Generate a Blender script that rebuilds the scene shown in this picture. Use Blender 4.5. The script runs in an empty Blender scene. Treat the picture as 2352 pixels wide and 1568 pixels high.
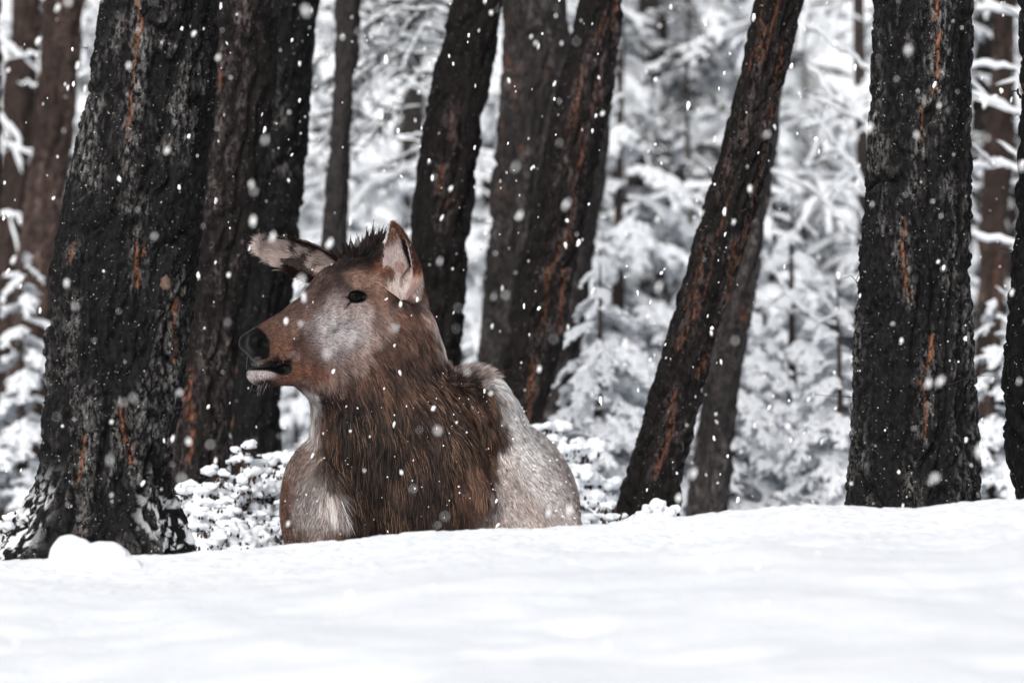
import bpy, math, random
import numpy as np
from mathutils import Vector

SC = bpy.context.scene
COL = SC.collection
FAST_DEBUG = False

# ------------------------------------------------------------------ camera, sky, sun, exposure
FOV = 0.18                      # frame width per metre of distance (36 mm sensor, 200 mm lens)
cam_d = bpy.data.cameras.new('camera')
cam = bpy.data.objects.new('camera', cam_d); COL.objects.link(cam)
cam.location = (0, 0, 0); cam.rotation_euler = (math.radians(90), 0, 0)
cam_d.sensor_width = 36; cam_d.lens = 200
cam_d.clip_start = 0.5; cam_d.clip_end = 1500
cam_d.dof.use_dof = True; cam_d.dof.focus_distance = 14.75; cam_d.dof.aperture_fstop = 4.2
SC.camera = cam

SUN_EL, SUN_AZ = math.radians(34), math.radians(-165)   # azimuth from +Y towards +X
world = bpy.data.worlds.new("World"); SC.world = world; world.use_nodes = True
nt = world.node_tree; nt.nodes.clear()
out = nt.nodes.new('ShaderNodeOutputWorld'); bg = nt.nodes.new('ShaderNodeBackground')
sky = nt.nodes.new('ShaderNodeTexSky'); sky.sky_type = 'NISHITA'; sky.sun_disc = False
sky.sun_elevation = SUN_EL; sky.sun_rotation = SUN_AZ
sky.dust_density = 6; sky.air_density = 1.0; sky.ozone_density = 1.0
hs = nt.nodes.new('ShaderNodeHueSaturation'); hs.inputs['Saturation'].default_value = 0.4
nt.links.new(sky.outputs[0], hs.inputs['Color']); nt.links.new(hs.outputs[0], bg.inputs['Color'])
bg.inputs['Strength'].default_value = 0.13
nt.links.new(bg.outputs[0], out.inputs['Surface'])

sun_d = bpy.data.lights.new('sun', 'SUN'); sun_d.energy = 1.6; sun_d.angle = math.radians(30)
sun_d.color = (1.0, 0.99, 0.975)
sun = bpy.data.objects.new('sun', sun_d); COL.objects.link(sun)
sdir = Vector((math.sin(SUN_AZ)*math.cos(SUN_EL), math.cos(SUN_AZ)*math.cos(SUN_EL), math.sin(SUN_EL)))
sun.rotation_euler = sdir.to_track_quat('Z', 'Y').to_euler()

SC.view_settings.view_transform = 'Standard'; SC.view_settings.look = 'None'
SC.view_settings.gamma = 1.0; SC.view_settings.use_curve_mapping = False
SC.view_settings.exposure = 0.0
SC.cycles.max_bounces = 6; SC.cycles.diffuse_bounces = 4; SC.cycles.glossy_bounces = 2
SC.cycles.use_denoising = True
SC.cycles.volume_bounces = 0

# ------------------------------------------------------------------ small tools
def sr(*c):                      # sRGB 0-255 to linear
    c = np.asarray(c, float)/255.0
    return np.where(c <= .04045, c/12.92, ((c+.055)/1.055)**2.4)

def pix(u, v, D):                # a point seen at (u,v) of a 2352 px wide picture, D metres away
    k = FOV*D/2352.0
    return np.array([(u-1176)*k, D, (784-v)*k])

def _hash(ix, iy, iz, seed):
    h = (ix.astype(np.int64)*374761393 + iy.astype(np.int64)*668265263 + iz.astype(np.int64)*2147483647 + seed*974634777) & 0xffffffff
    h = ((h ^ (h >> 13))*1274126177) & 0xffffffff
    h = (h ^ (h >> 16))
    h = (h*2246822519) & 0xffffffff
    h = h ^ (h >> 15)
    return h

def vn(p, seed=0):               # value noise 0..1
    p = np.asarray(p, float)
    i = np.floor(p).astype(np.int64); f = p-i; f = f*f*(3-2*f)
    r = 0
    for dx in (0, 1):
        wx = f[:, 0] if dx else 1-f[:, 0]
        for dy in (0, 1):
            wy = f[:, 1] if dy else 1-f[:, 1]
            for dz in (0, 1):
                wz = f[:, 2] if dz else 1-f[:, 2]
                r = r + wx*wy*wz*(_hash(i[:, 0]+dx, i[:, 1]+dy, i[:, 2]+dz, seed)/4294967295.0)
    return r

def fbm(p, oct=4, seed=0, gain=.5):
    a, s, t = 1.0, 0.0, 0.0; q = np.array(p, float)
    for o in range(oct):
        s = s + a*vn(q, seed+o); t += a; a *= gain; q = q*2.03+17.1
    return s/t

def cell(p, seed=0):             # F1, F2 of cellular noise
    i = np.floor(p).astype(np.int64)
    f1 = np.full(len(p), 9.); f2 = np.full(len(p), 9.); idc = np.zeros(len(p))
    for dx in (-1, 0, 1):
        for dy in (-1, 0, 1):
            for dz in (-1, 0, 1):
                cx, cy, cz = i[:, 0]+dx, i[:, 1]+dy, i[:, 2]+dz
                h = _hash(cx, cy, cz, seed)
                ox = (h & 1023)/1023.; oy = ((h >> 10) & 1023)/1023.; oz = ((h >> 20) & 1023)/1023.
                d = np.sqrt((cx+ox-p[:, 0])**2+(cy+oy-p[:, 1])**2+(cz+oz-p[:, 2])**2)
                m = d < f1
                f2 = np.where(m, f1, np.minimum(f2, d)); idc = np.where(m, ox, idc); f1 = np.where(m, d, f1)
    return f1, f2, idc

def sstep(a, b, x):
    t = np.clip((np.asarray(x, float)-a)/(b-a), 0, 1); return t*t*(3-2*t)

def mk(name, verts, faces, mats, parent=None, smooth=True, matidx=None, attrs=None):
    """faces: list of int arrays (N,3) or (N,4)"""
    me = bpy.data.meshes.new(name)
    verts = np.asarray(verts, np.float32)
    faces = [f for f in faces if len(f)]
    me.vertices.add(len(verts)); me.vertices.foreach_set('co', verts.ravel())
    loops = np.concatenate([f.ravel() for f in faces]).astype(np.int32)
    tot = np.concatenate([np.full(len(f), f.shape[1]) for f in faces]).astype(np.int32)
    start = np.concatenate([[0], np.cumsum(tot)[:-1]]).astype(np.int32)
    me.loops.add(len(loops)); me.loops.foreach_set('vertex_index', loops)
    me.polygons.add(len(tot)); me.polygons.foreach_set('loop_start', start)
    for m in (mats if isinstance(mats, (list, tuple)) else [mats]): me.materials.append(m)
    if matidx is not None: me.polygons.foreach_set('material_index', np.asarray(matidx, np.int32))
    me.polygons.foreach_set('use_smooth', np.full(len(tot), smooth))
    me.update(calc_edges=True)
    for k, a in (attrs or {}).items():
        a = np.asarray(a, np.float32)
        if a.ndim == 1:
            at = me.attributes.new(k, 'FLOAT', 'POINT'); at.data.foreach_set('value', a)
        else:
            at = me.attributes.new(k, 'FLOAT_COLOR', 'POINT')
            if a.shape[1] == 3: a = np.hstack([a, np.ones((len(a), 1), np.float32)])
            at.data.foreach_set('color', a.ravel())
    o = bpy.data.objects.new(name, me); COL.objects.link(o)
    if parent is not None: o.parent = parent
    return o

def empty(name, loc=(0, 0, 0)):
    o = bpy.data.objects.new(name, None); COL.objects.link(o); o.location = loc
    o.empty_display_size = .1
    return o

def tag(o, label=None, cat=None, group=None, kind=None):
    if label: o['label'] = label
    if cat: o['category'] = cat
    if group: o['group'] = group
    if kind: o['kind'] = kind
    return o

class MB:                        # collects pieces into one mesh, several materials
    def __init__(s): s.v = []; s.f = {3: [], 4: []}; s.m = {3: [], 4: []}; s.n = 0; s.c = []
    def add(s, v, f, mi=0, c=None):
        v = np.asarray(v, np.float32)
        for a in (f if isinstance(f, list) else [f]):
            if len(a) == 0: continue
            k = a.shape[1]; s.f[k].append(a+s.n); s.m[k].append(np.full(len(a), mi))
        s.v.append(v); s.n += len(v)
    def get(s):
        v = np.concatenate(s.v)
        fs, ms = [], []
        for k in (3, 4):
            if s.f[k]: fs.append(np.concatenate(s.f[k])); ms.append(np.concatenate(s.m[k]))
        return v, fs, np.concatenate(ms)
    def build(s, name, mats, parent=None, smooth=True):
        v, fs, ms = s.get(); return mk(name, v, fs, mats, parent, smooth, ms)

def tube(P, R, n=6, flat=1.0, close=True):
    """tube along polyline P (k,3), radii R (k,)"""
    P = np.asarray(P, float); k = len(P); R = np.broadcast_to(np.asarray(R, float), (k,))
    T = np.gradient(P, axis=0); T /= np.linalg.norm(T, axis=1, keepdims=True)+1e-9
    ref = np.array([0, 0, 1.]) if abs(T[:, 2]).mean() < .8 else np.array([1., 0, 0])
    A = np.cross(T, ref); A /= np.linalg.norm(A, axis=1, keepdims=True)+1e-9
    B = np.cross(A, T)
    th = np.arange(n)*2*math.pi/n
    V = P[:, None]+R[:, None, None]*(np.cos(th)[None, :, None]*A[:, None]+flat*np.sin(th)[None, :, None]*B[:, None])
    V = V.reshape(-1, 3)
    i = np.arange(k-1)[:, None]*n; j = np.arange(n)[None]; jn = (j+1) % n
    F = np.stack([i+j, i+jn, i+n+jn, i+n+j], -1).reshape(-1, 4)
    if close:
        V = np.vstack([V, P[0], P[-1]]); a = k*n; jj = np.arange(n); jk = (jj+1) % n
        F3 = np.concatenate([np.stack([jk, jj, np.full(n, a)], -1), np.stack([(k-1)*n+jj, (k-1)*n+jk, np.full(n, a+1)], -1)])
        return V, [F, F3]
    return V, [F]

def ico(sub):
    import bmesh
    bm = bmesh.new(); bmesh.ops.create_icosphere(bm, subdivisions=sub, radius=1)
    bm.verts.ensure_lookup_table()
    v = np.array([x.co[:] for x in bm.verts]); f = np.array([[q.index for q in t.verts] for t in bm.faces]); bm.free()
    return v, f
ICO1, ICO2, ICO3 = ico(1), ico(2), ico(3)

# ------------------------------------------------------------------ materials
def mat(name):
    m = bpy.data.materials.new(name); m.use_nodes = True
    b = m.node_tree.nodes['Principled BSDF']; return m, m.node_tree, b
def nd(nt, t, **kw):
    n = nt.nodes.new(t)
    for k, v in kw.items():
        if k in n.inputs: n.inputs[k].default_value = v
        else: setattr(n, k, v)
    return n

def snow_mat(name, scale=60, bump=.25, col=(.855, .885, .92)):
    m, t, b = mat(name)
    b.inputs['Roughness'].default_value = .75; b.inputs['Specular IOR Level'].default_value = .25
    tc = nd(t, 'ShaderNodeTexCoord')
    n1 = nd(t, 'ShaderNodeTexNoise', Scale=scale, Detail=5.0)
    n2 = nd(t, 'ShaderNodeTexNoise', Scale=2.5, Detail=3.0)
    t.links.new(tc.outputs['Object'], n1.inputs['Vector']); t.links.new(tc.outputs['Object'], n2.inputs['Vector'])
    r = nd(t, 'ShaderNodeMix', data_type='RGBA')
    r.inputs[6].default_value = (col[0]*.965, col[1]*.975, col[2]*.99, 1); r.inputs[7].default_value = (*col, 1)
    t.links.new(n2.outputs['Fac'], r.inputs[0]); t.links.new(r.outputs[2], b.inputs['Base Color'])
    bp = nd(t, 'ShaderNodeBump', Strength=bump, Distance=.01)
    t.links.new(n1.outputs['Fac'], bp.inputs['Height']); t.links.new(bp.outputs[0], b.inputs['Normal'])
    return m
M_GROUND = snow_mat('ground_snow', 45, .35)
M_SNOW = snow_mat('clump_snow', 40, .3)
m, t, b = mat('falling_snow'); b.inputs['Base Color'].default_value = (.93, .94, .95, 1); b.inputs['Roughness'].default_value = .8
b.inputs['Specular IOR Level'].default_value = .1
M_FLAKE = m

def flat_mat(name, col, rough=.7, spec=.3, var=.0, scale=20):
    m, t, b = mat(name)
    b.inputs['Roughness'].default_value = rough; b.inputs['Specular IOR Level'].default_value = spec
    tc = nd(t, 'ShaderNodeTexCoord'); n = nd(t, 'ShaderNodeTexNoise', Scale=scale, Detail=3.0)
    t.links.new(tc.outputs['Object'], n.inputs['Vector'])
    r = nd(t, 'ShaderNodeMix', data_type='RGBA')
    r.inputs[6].default_value = (*[c*(1-var) for c in col], 1); r.inputs[7].default_value = (*[min(1, c*(1+var)) for c in col], 1)
    t.links.new(n.outputs['Fac'], r.inputs[0]); t.links.new(r.outputs[2], b.inputs['Base Color'])
    return m
M_NEEDLE = flat_mat('needles', (.016, .018, .017), .6, .3, .5, 6)
M_TWIG = flat_mat('twig_bark', (.022, .018, .016), .8, .2, .4, 30)
M_BUSHTWIG = flat_mat('bush_twig', (.055, .032, .026), .8, .2, .5, 60)

def bark_mat(name, dark, mid, light, orange, flecks=.0, lightamt=.5, bump=.8):
    m, t, b = mat(name); L = t.links.new
    b.inputs['Roughness'].default_value = .75; b.inputs['Specular IOR Level'].default_value = .12
    tc = nd(t, 'ShaderNodeTexCoord'); mp = nd(t, 'ShaderNodeMapping'); mp.inputs['Scale'].default_value = (1, 1, .4)
    L(tc.outputs['Object'], mp.inputs['Vector'])
    n1 = nd(t, 'ShaderNodeTexNoise', Scale=100.0, Detail=6.0, Roughness=.7); L(mp.outputs[0], n1.inputs['Vector'])
    n2 = nd(t, 'ShaderNodeTexNoise', Scale=9.0, Detail=4.0, Roughness=.6); L(mp.outputs[0], n2.inputs['Vector'])
    n3 = nd(t, 'ShaderNodeTexNoise', Scale=150.0, Detail=3.0, Roughness=.6); L(tc.outputs['Object'], n3.inputs['Vector'])
    r1 = nd(t, 'ShaderNodeMapRange'); r1.inputs[1].default_value = .40; r1.inputs[2].default_value = .66; L(n1.outputs['Fac'], r1.inputs[0])
    mix1 = nd(t, 'ShaderNodeMix', data_type='RGBA'); mix1.inputs[6].default_value = (*dark, 1); mix1.inputs[7].default_value = (*mid, 1)
    L(r1.outputs[0], mix1.inputs[0])
    # light grey plates: attribute "tone" (plate tone) times noise
    at = nd(t, 'ShaderNodeAttribute', attribute_name='tone')
    mul = nd(t, 'ShaderNodeMath', operation='MULTIPLY'); L(at.outputs['Fac'], mul.inputs[0])
    r2 = nd(t, 'ShaderNodeMapRange'); r2.inputs[1].default_value = .46; r2.inputs[2].default_value = .62; r2.inputs[4].default_value = lightamt
    L(n1.outputs['Fac'], r2.inputs[0]); L(r2.outputs[0], mul.inputs[1])
    mix2 = nd(t, 'ShaderNodeMix', data_type='RGBA'); L(mul.outputs[0], mix2.inputs[0]); L(mix1.outputs[2], mix2.inputs[6]); mix2.inputs[7].default_value = (*light, 1)
    # orange inner bark in the cracks
    as_ = nd(t, 'ShaderNodeAttribute', attribute_name='streak')
    mul2 = nd(t, 'ShaderNodeMath', operation='MULTIPLY'); r3 = nd(t, 'ShaderNodeMapRange')
    r3.inputs[1].default_value = .42; r3.inputs[2].default_value = .60; L(n1.outputs['Fac'], r3.inputs[0])
    L(as_.outputs['Fac'], mul2.inputs[0]); L(r3.outputs[0], mul2.inputs[1])
    mix3 = nd(t, 'ShaderNodeMix', data_type='RGBA'); L(mul2.outputs[0], mix3.inputs[0]); L(mix2.outputs[2], mix3.inputs[6]); mix3.inputs[7].default_value = (*orange, 1)
    # snow specks caught on the bark
    asn = nd(t, 'ShaderNodeAttribute', attribute_name='snow')
    r4 = nd(t, 'ShaderNodeMapRange'); r4.inputs[1].default_value = .68; r4.inputs[2].default_value = .72; r4.inputs[4].default_value = flecks; L(n3.outputs['Fac'], r4.inputs[0])
    mx = nd(t, 'ShaderNodeMath', operation='MAXIMUM'); L(r4.outputs[0], mx.inputs[0]); L(asn.outputs['Fac'], mx.inputs[1])
    mix4 = nd(t, 'ShaderNodeMix', data_type='RGBA'); L(mx.outputs[0], mix4.inputs[0]); L(mix3.outputs[2], mix4.inputs[6]); mix4.inputs[7].default_value = (.85, .87, .89, 1)
    L(mix4.outputs[2], b.inputs['Base Color'])
    bp = nd(t, 'ShaderNodeBump', Strength=bump, Distance=.006); L(n1.outputs['Fac'], bp.inputs['Height']); L(bp.outputs[0], b.inputs['Normal'])
    return m
ORG = (.30, .130, .070)
M_BARK = bark_mat('dark_bark', (.003, .003, .0033), (.015, .0145, .015), (.28, .27, .262), ORG, .75, .85)
M_BARK2 = bark_mat('leaning_bark', (.004, .0036, .0036), (.018, .0145, .014), (.17, .135, .13), (.19, .080, .046), .5, .9)
M_BARK3 = bark_mat('grey_bark', (.014, .013, .013), (.050, .044, .043), (.20, .175, .17), (.18, .075, .05), .3, .95)
M_BARKB = bark_mat('brown_bark', (.012, .010, .009), (.065, .043, .037), (.24, .165, .145), (.26, .13, .09), .3, .9)

# ------------------------------------------------------------------ ground
cr_u = np.array([-600, 0, 200, 400, 520, 640, 800, 900, 1000, 1150, 1340, 1500, 1600, 1700, 1800, 1900, 2000, 2120, 2200, 2352, 3000.])
cr_v = np.array([1290, 1280, 1275, 1268, 1255, 1247, 1233, 1225, 1217, 1212, 1205, 1197, 1186, 1177, 1170, 1168, 1172, 1172, 1160, 1150, 1135.])
YC = 13.3; KC = FOV*YC/2352
def zcrest(x): return (784-np.interp(x/KC+1176, cr_u, cr_v))*KC
def G0(x, y):                    # broad terrain height
    x = np.asarray(x, float); y = np.asarray(y, float)
    xs = x/np.maximum(y, 1)*YC if False else x
    zc = zcrest(xs)
    front = zc-(np.maximum(YC-y, 0))*.034-np.maximum(9-y, 0)*.05
    t = sstep(YC, YC+1.0, y)
    rest = -.66-(sstep(18, 32, y))*.42
    back = zc*(1-t)+rest*t-.0*t
    z = np.where(y < YC, front, back)
    # far hillside, its slope shaped to face the sun and brighten the tree gaps
    z = z+np.where(y > 56, (y-56)*.10, 0)+np.where(y > 64, (y-64)*.42, 0)-np.where(y > 200, (y-200)*.45, 0)
    z = z+.12*np.sin(x*.21+1.3)*sstep(24, 40, y)+.2*np.sin(y*.17+x*.11)*sstep(28, 50, y)
    return z
def build_ground():
    def axis(core0, core1, step, lo, hi, g, mx):
        a = list(np.arange(core0, core1, step)); s = step; p = a[-1]
        while p < hi: s = min(s*g, mx); p += s; a.append(p)
        s = step; p = a[0]; pre = []
        while p > lo: s = min(s*g, mx); p -= s; pre.append(p)
        return np.array(pre[::-1]+a)
    X = axis(-1.45, 1.45, .0065, -260, 260, 1.11, 14)
    Y = axis(12.6, 13.7, .0065, 6, 7, 1.05, .03)
    lo = np.concatenate([np.arange(-30, 6, 1.2), np.arange(6, Y[0] if Y[0] > 6 else 6, .05)])
    a = Y[Y > 6]; hi = []; p = a[-1]; s = .0065
    # far part
    a = axis(12.6, 13.7, .0065, 6.0, 620, 1.06, 9)
    a = a[(a > 6)]
    # cap spacing near
    Y = [a[0]]
    for q in a[1:]:
        gap = q-Y[-1]
        if Y[-1] < 12.6 and gap > .03:
            k = int(gap/.03)+1; Y += list(np.linspace(Y[-1], q, k+1)[1:])
        else: Y.append(q)
    Y = np.array(list(np.arange(-30, 5.6, .9))+[y for y in Y if y > 6])
    XX, YY = np.meshgrid(X, Y, indexing='ij'); sh = XX.shape
    x, y = XX.ravel(), YY.ravel()
    z = G0(x, y)
    p = np.stack([x, y, np.zeros_like(x)], 1)
    near = sstep(4, 8, y)*(1-sstep(16, 24, y))
    z += near*(.022*(fbm(p*1.9, 3, 5)-.5)*2*.9)
    # drifts and hollows of the bank, stronger towards the camera
    fr = sstep(13.0, 11.2, y)*sstep(3, 6, y)
    q = p*np.array([1.7, 1.7, 1]); z += fr*.075*(fbm(q+3, 3, 9)-.5)
    q = p*np.array([5, 4.5, 1]); z += fr*.016*(fbm(q+9, 2, 19)-.5)+fr*.008*(fbm(p*np.array([15, 17, 1]), 3, 29)-.5)
    # a few soft footprints / dents low in the picture
    for (cx, cy, r, d) in ((-.50, 9.75, .10, .075), (-.31, 9.75, .13, .085), (.13, 10.6, .07, .035), (.72, 10.9, .12, .03), (-.85, 10.4, .16, .035), (.42, 12.1, .05, .02), (.62, 12.2, .06, .018)):
        z -= d*np.exp(-(((x-cx)/r)**2+((y-cy)/(r*1.3))**2))
    # granular crumbly surface near the crest
    gr = sstep(11.5, 12.6, y)*(1-sstep(14, 15.5, y))*(np.abs(x) < 1.7)
    z += gr*(.012*(fbm(p*np.array([16, 16, 1]), 3, 31)-.5)+.007*(vn(p*np.array([55, 55, 1]), 33)-.5))
    # the far ground is lumpy with buried undergrowth
    far = sstep(20, 27, y); z += far*.16*(fbm(p*np.array([1.1, 1.1, 1]), 3, 41)-.5)
    V = np.stack([x, y, z], 1)
    nx, ny = sh
    i = (np.arange(nx-1)[:, None]*ny+np.arange(ny-1)[None]).ravel()
    F = np.stack([i, i+ny, i+ny+1, i+1], 1)
    o = mk('snow_ground', V, [F], M_GROUND)
    tag(o, kind='structure')
    return o
build_ground()

# snow clod lying on the bank, lower left
def clod(name, c, rx, ry, rz, seed):
    v, f = ico(5)
    n = fbm(v*1.7+seed, 3, seed)-.5; n2 = fbm(v*7+seed, 3, seed+3)-.5
    w = v*(1+.55*n[:, None]+.10*n2[:, None])
    w[:, 2] = np.where(w[:, 2] < -.35, -.35+(w[:, 2]+.35)*.3, w[:, 2])
    w = w*np.array([rx, ry, rz])+c
    return mk(name, w, [f], M_SNOW)
c0 = pix(205, 1288, 12.85); c0[2] = float(G0(c0[0], c0[1]))+.020
MBc = MB()
for (dx, dz, rx, rz, sd) in ((-.040, .012, .050, .044, 3), (.030, .006, .060, .036, 8), (-.005, -.012, .10, .036, 12), (-.075, -.02, .03, .03, 14), (.06, -.02, .07, .030, 21)):
    v, f = ICO3[0], ICO3[1]
    v, f = ico(4)
    w = v*(1+.4*(fbm(v*1.9+sd, 3, sd)-.5)[:, None]+.10*(fbm(v*8+sd, 2, sd+1)-.5)[:, None])
    MBc.add(w*np.array([rx, rx, rz])+c0+np.array([dx, 0, dz]), f)
o = MBc.build('snow_clod', M_SNOW)
md = o.modifiers.new('remesh', 'REMESH'); md.mode = 'VOXEL'; md.voxel_size = .004
ms = o.modifiers.new('smooth', 'SMOOTH'); ms.iterations = 4; ms.factor = .6
o.modifiers['remesh'].use_smooth_shade = True
tag(o, 'rounded white clod of snow on the bank at the foot of the big left trunk', 'snow clod')

# ------------------------------------------------------------------ tree trunks
def pl_dist(u, v, pts):
    best = np.full(len(u), 1e9)
    for (a, b), (c, d) in zip(pts[:-1], pts[1:]):
        dx, dy = c-a, d-b; L = dx*dx+dy*dy+1e-9
        t = np.clip(((u-a)*dx+(v-b)*dy)/L, 0, 1)
        best = np.minimum(best, np.hypot(u-a-t*dx, v-b-t*dy))
    return best

def trunk(parent, edges, D, seed, material, res=.005, streaks=(), top=3.6, bark=.007, ztop_fine=1.3, plate=.022,
          roots=0, root_amp=0., tone_cut=.5, nstreak=0, snow_side=None, lump=.02, base=None, fissure=0, auto_w=3.0, sw=3.0):
    """edges: (v, left u, right u) rows down the stem as seen in the photo; gives centre line and radius at distance D"""
    E = np.array(edges, float); k = FOV*D/2352
    zs = (784-E[:, 0])*k; xc = ((E[:, 1]+E[:, 2])/2-1176)*k; rr = (E[:, 2]-E[:, 1])/2*k
    o = np.argsort(zs); zs, xc, rr = zs[o], xc[o], rr[o]
    sl = (xc[-1]-xc[0])/(zs[-1]-zs[0]); slb = (xc[1]-xc[0])/(zs[1]-zs[0])
    base = zs[0]-.35 if base is None else base
    sx = (xc[-1]-xc[-2])/(zs[-1]-zs[-2])*.6+sl*.4
    zs2 = np.concatenate([[base], zs, [zs[-1]+.8, top]])
    xc2 = np.concatenate([[xc[0]+slb*(base-zs[0])*.4], xc, [xc[-1]+sx*.8, xc[-1]+sx*(top-zs[-1])]])
    rr2 = np.concatenate([[rr[0]*1.08], rr, [rr[-1]*.96, rr[-1]*.72]])
    R = rr.mean()
    nt_ = max(24, int(2*math.pi*R/res)); 
    z = np.concatenate([np.arange(base, ztop_fine, res*1.25), np.arange(ztop_fine, top, .06), [top]])
    # smooth interpolation
    fine = np.linspace(base, top, 400)
    def sm(a):
        y = np.interp(fine, zs2, a); kk = np.ones(15)/15
        yp = np.concatenate([np.full(7, y[0]), y, np.full(7, y[-1])]); return np.convolve(yp, kk, 'valid')
    cx = np.interp(z, fine, sm(xc2)); cr = np.interp(z, fine, sm(rr2))
    th = np.arange(nt_)/nt_*2*math.pi
    Z, T = np.meshgrid(z, th, indexing='ij'); CX = cx[:, None]+0*T; CR = cr[:, None]+0*T
    X0 = np.cos(T)*CR; Y0 = np.sin(T)*CR
    P = np.stack([X0.ravel(), Y0.ravel(), Z.ravel()], 1)
    fl = 0
    if roots:
        hb = sstep(zs[0]+.28, zs[0]-.1, Z)
        fl = root_amp*hb*(.5+.5*np.cos(T*roots+seed))**2
    Pw = P+.012*np.stack([fbm(P*25, 2, seed+1), fbm(P*25, 2, seed+2), fbm(P*20, 2, seed+3)], 1)
    f1, f2, idc = cell(Pw/np.array([plate, plate, plate*2.4]), seed)
    crack = 1-sstep(.0, .32, f2-f1)
    fi = fbm(P*np.array([17, 17, 2.4])+fbm(P*6, 2, seed+4)[:, None]*2, 3, seed+5)
    ridge = np.abs(fi-.5)*2
    big = fbm(P*np.array([5, 5, 2.5]), 3, seed+7)-.5
    fn = fbm(P*120, 2, seed+9)-.5
    disp = bark*(-.8*crack+(idc-.5)*.9)-bark*2.4*(1-sstep(0, .24, ridge))+big*lump*2+fn*bark*.8
    rad = CR.ravel()+disp+(fl.ravel() if roots else 0)
    V = np.stack([np.cos(T.ravel())*rad+CX.ravel(), D+np.sin(T.ravel())*rad, Z.ravel()], 1)
    # attributes
    u = V[:, 0]/(FOV*D)*2352+1176; v = 784-V[:, 2]/(FOV*D)*2352
    front = V[:, 1] < D
    st = np.zeros(len(V))
    wob = (fbm(P*14, 3, seed+11)-.5)*26
    wid = .35+1.3*vn(P*np.array([10, 10, 7]), seed+12)
    gate = sstep(.36, .52, vn(P*np.array([9, 9, 5.5]), seed+13))*.95
    for s in streaks:
        d = pl_dist(u+wob, v, s[:-1] if not isinstance(s[-1], tuple) else s)
        w = s[-1] if not isinstance(s[-1], tuple) else sw
        st = np.maximum(st, np.where(front, 1-sstep(w*.6, w*1.5, d/np.maximum(wid, .3)), 0)*gate)
    rng = random.Random(seed)
    for q in range(nstreak):
        a = rng.uniform(0, 2*math.pi); z0 = rng.uniform(-.7, 1.1); ln = rng.uniform(.15, .6)
        dth = np.abs((T.ravel()-a-.25*(fbm(P*3, 2, seed+20+q)-.5)+math.pi) % (2*math.pi)-math.pi)*CR.ravel()
        zz = np.abs(Z.ravel()-z0)
        st = np.maximum(st, (1-sstep(auto_w*.0006, auto_w*.0016, dth/np.maximum(wid, .3)))*(zz < ln)*gate)
    V[:, 0] -= np.cos(T.ravel())*st*bark*.7; V[:, 1] -= np.sin(T.ravel())*st*bark*.7
    tn = fbm(P*np.array([7, 7, 3.5]), 3, seed+15)
    near_st = 0
    for s in streaks:
        d = pl_dist(u+wob*.5, v, s[:-1] if not isinstance(s[-1], tuple) else s)
        near_st = np.maximum(near_st, np.where(front, np.exp(-(d/17)**2), 0))
    tone = sstep(tone_cut, tone_cut+.16, tn)*(.35+.65*idc)*(1-.7*crack)*sstep(.06, .3, ridge)+.75*near_st*(1-.5*crack)*sstep(.3, .6, idc+.2)
    tone = np.clip(tone, 0, 1)*(1-st)
    sn = np.zeros(len(V))
    if roots:
        low = sstep(zs[0]+.24, zs[0]+.05, Z.ravel())
        sn = low*sstep(.55, .58, fbm(P*np.array([70, 70, 45]), 3, seed+17)+.10*(fbm(P*9, 2, seed+19)-.5))*sstep(.45, .8, np.abs(np.cos(T.ravel())))
    if snow_side is not None:
        ang = np.cos(T.ravel()-snow_side)
        sn = np.maximum(sn, sstep(.86, .95, ang)*sstep(.56, .62, fbm(P*np.array([20, 20, 9]), 3, seed+18)))
        sel = sn*.012; V[:, 0] += np.cos(T.ravel())*sel; V[:, 1] += np.sin(T.ravel())*sel
    nz = len(z)
    i = np.arange(nz-1)[:, None]*nt_; j = np.arange(nt_)[None]; jn = (j+1) % nt_
    F = np.stack([i+j, i+jn, i+nt_+jn, i+nt_+j], -1).reshape(-1, 4)
    V = np.vstack([V, [[cx[-1], D, top]]]); a = len(V)-1
    jj = np.arange(nt_); F3 = np.stack([(nz-1)*nt_+jj, (nz-1)*nt_+(jj+1) % nt_, np.full(nt_, a)], -1)
    z0_ = np.zeros(1)
    loc = np.array(parent.location)
    ob = mk('trunk', V-loc, [F, F3], material, parent, True, None,
            {'tone': np.append(tone, 0), 'streak': np.append(st, 0), 'snow': np.append(sn, 0)})
    return ob

def twig(parent, pts, D, r0=.0025, name='twig', material=None, dy=None, seed=0):
    P = np.array([pix(a, b, D+(c if len(q) > 2 else 0)) for q in pts for a, b, c in [tuple(q)+(0,)*(3-len(q))]])
    n = len(P); s = np.linspace(0, n-1, (n-1)*5+1)
    Q = np.stack([np.interp(s, np.arange(n), P[:, i]) for i in range(3)], 1)
    rr = np.random.RandomState(seed); Q[1:-1] += rr.normal(0, r0*.6, Q[1:-1].shape)
    V, F = tube(Q, np.linspace(r0, r0*.35, len(Q)), 6)
    return mk(name, V-np.array(parent.location), F, material or M_TWIG, parent)

def base_empty(name, u, v, D, label, cat='tree', group=None):
    p = pix(u, v, D); z = float(G0(p[0], D))
    e = empty(name, (p[0], D, z)); tag(e, label, cat, group); return e

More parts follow.
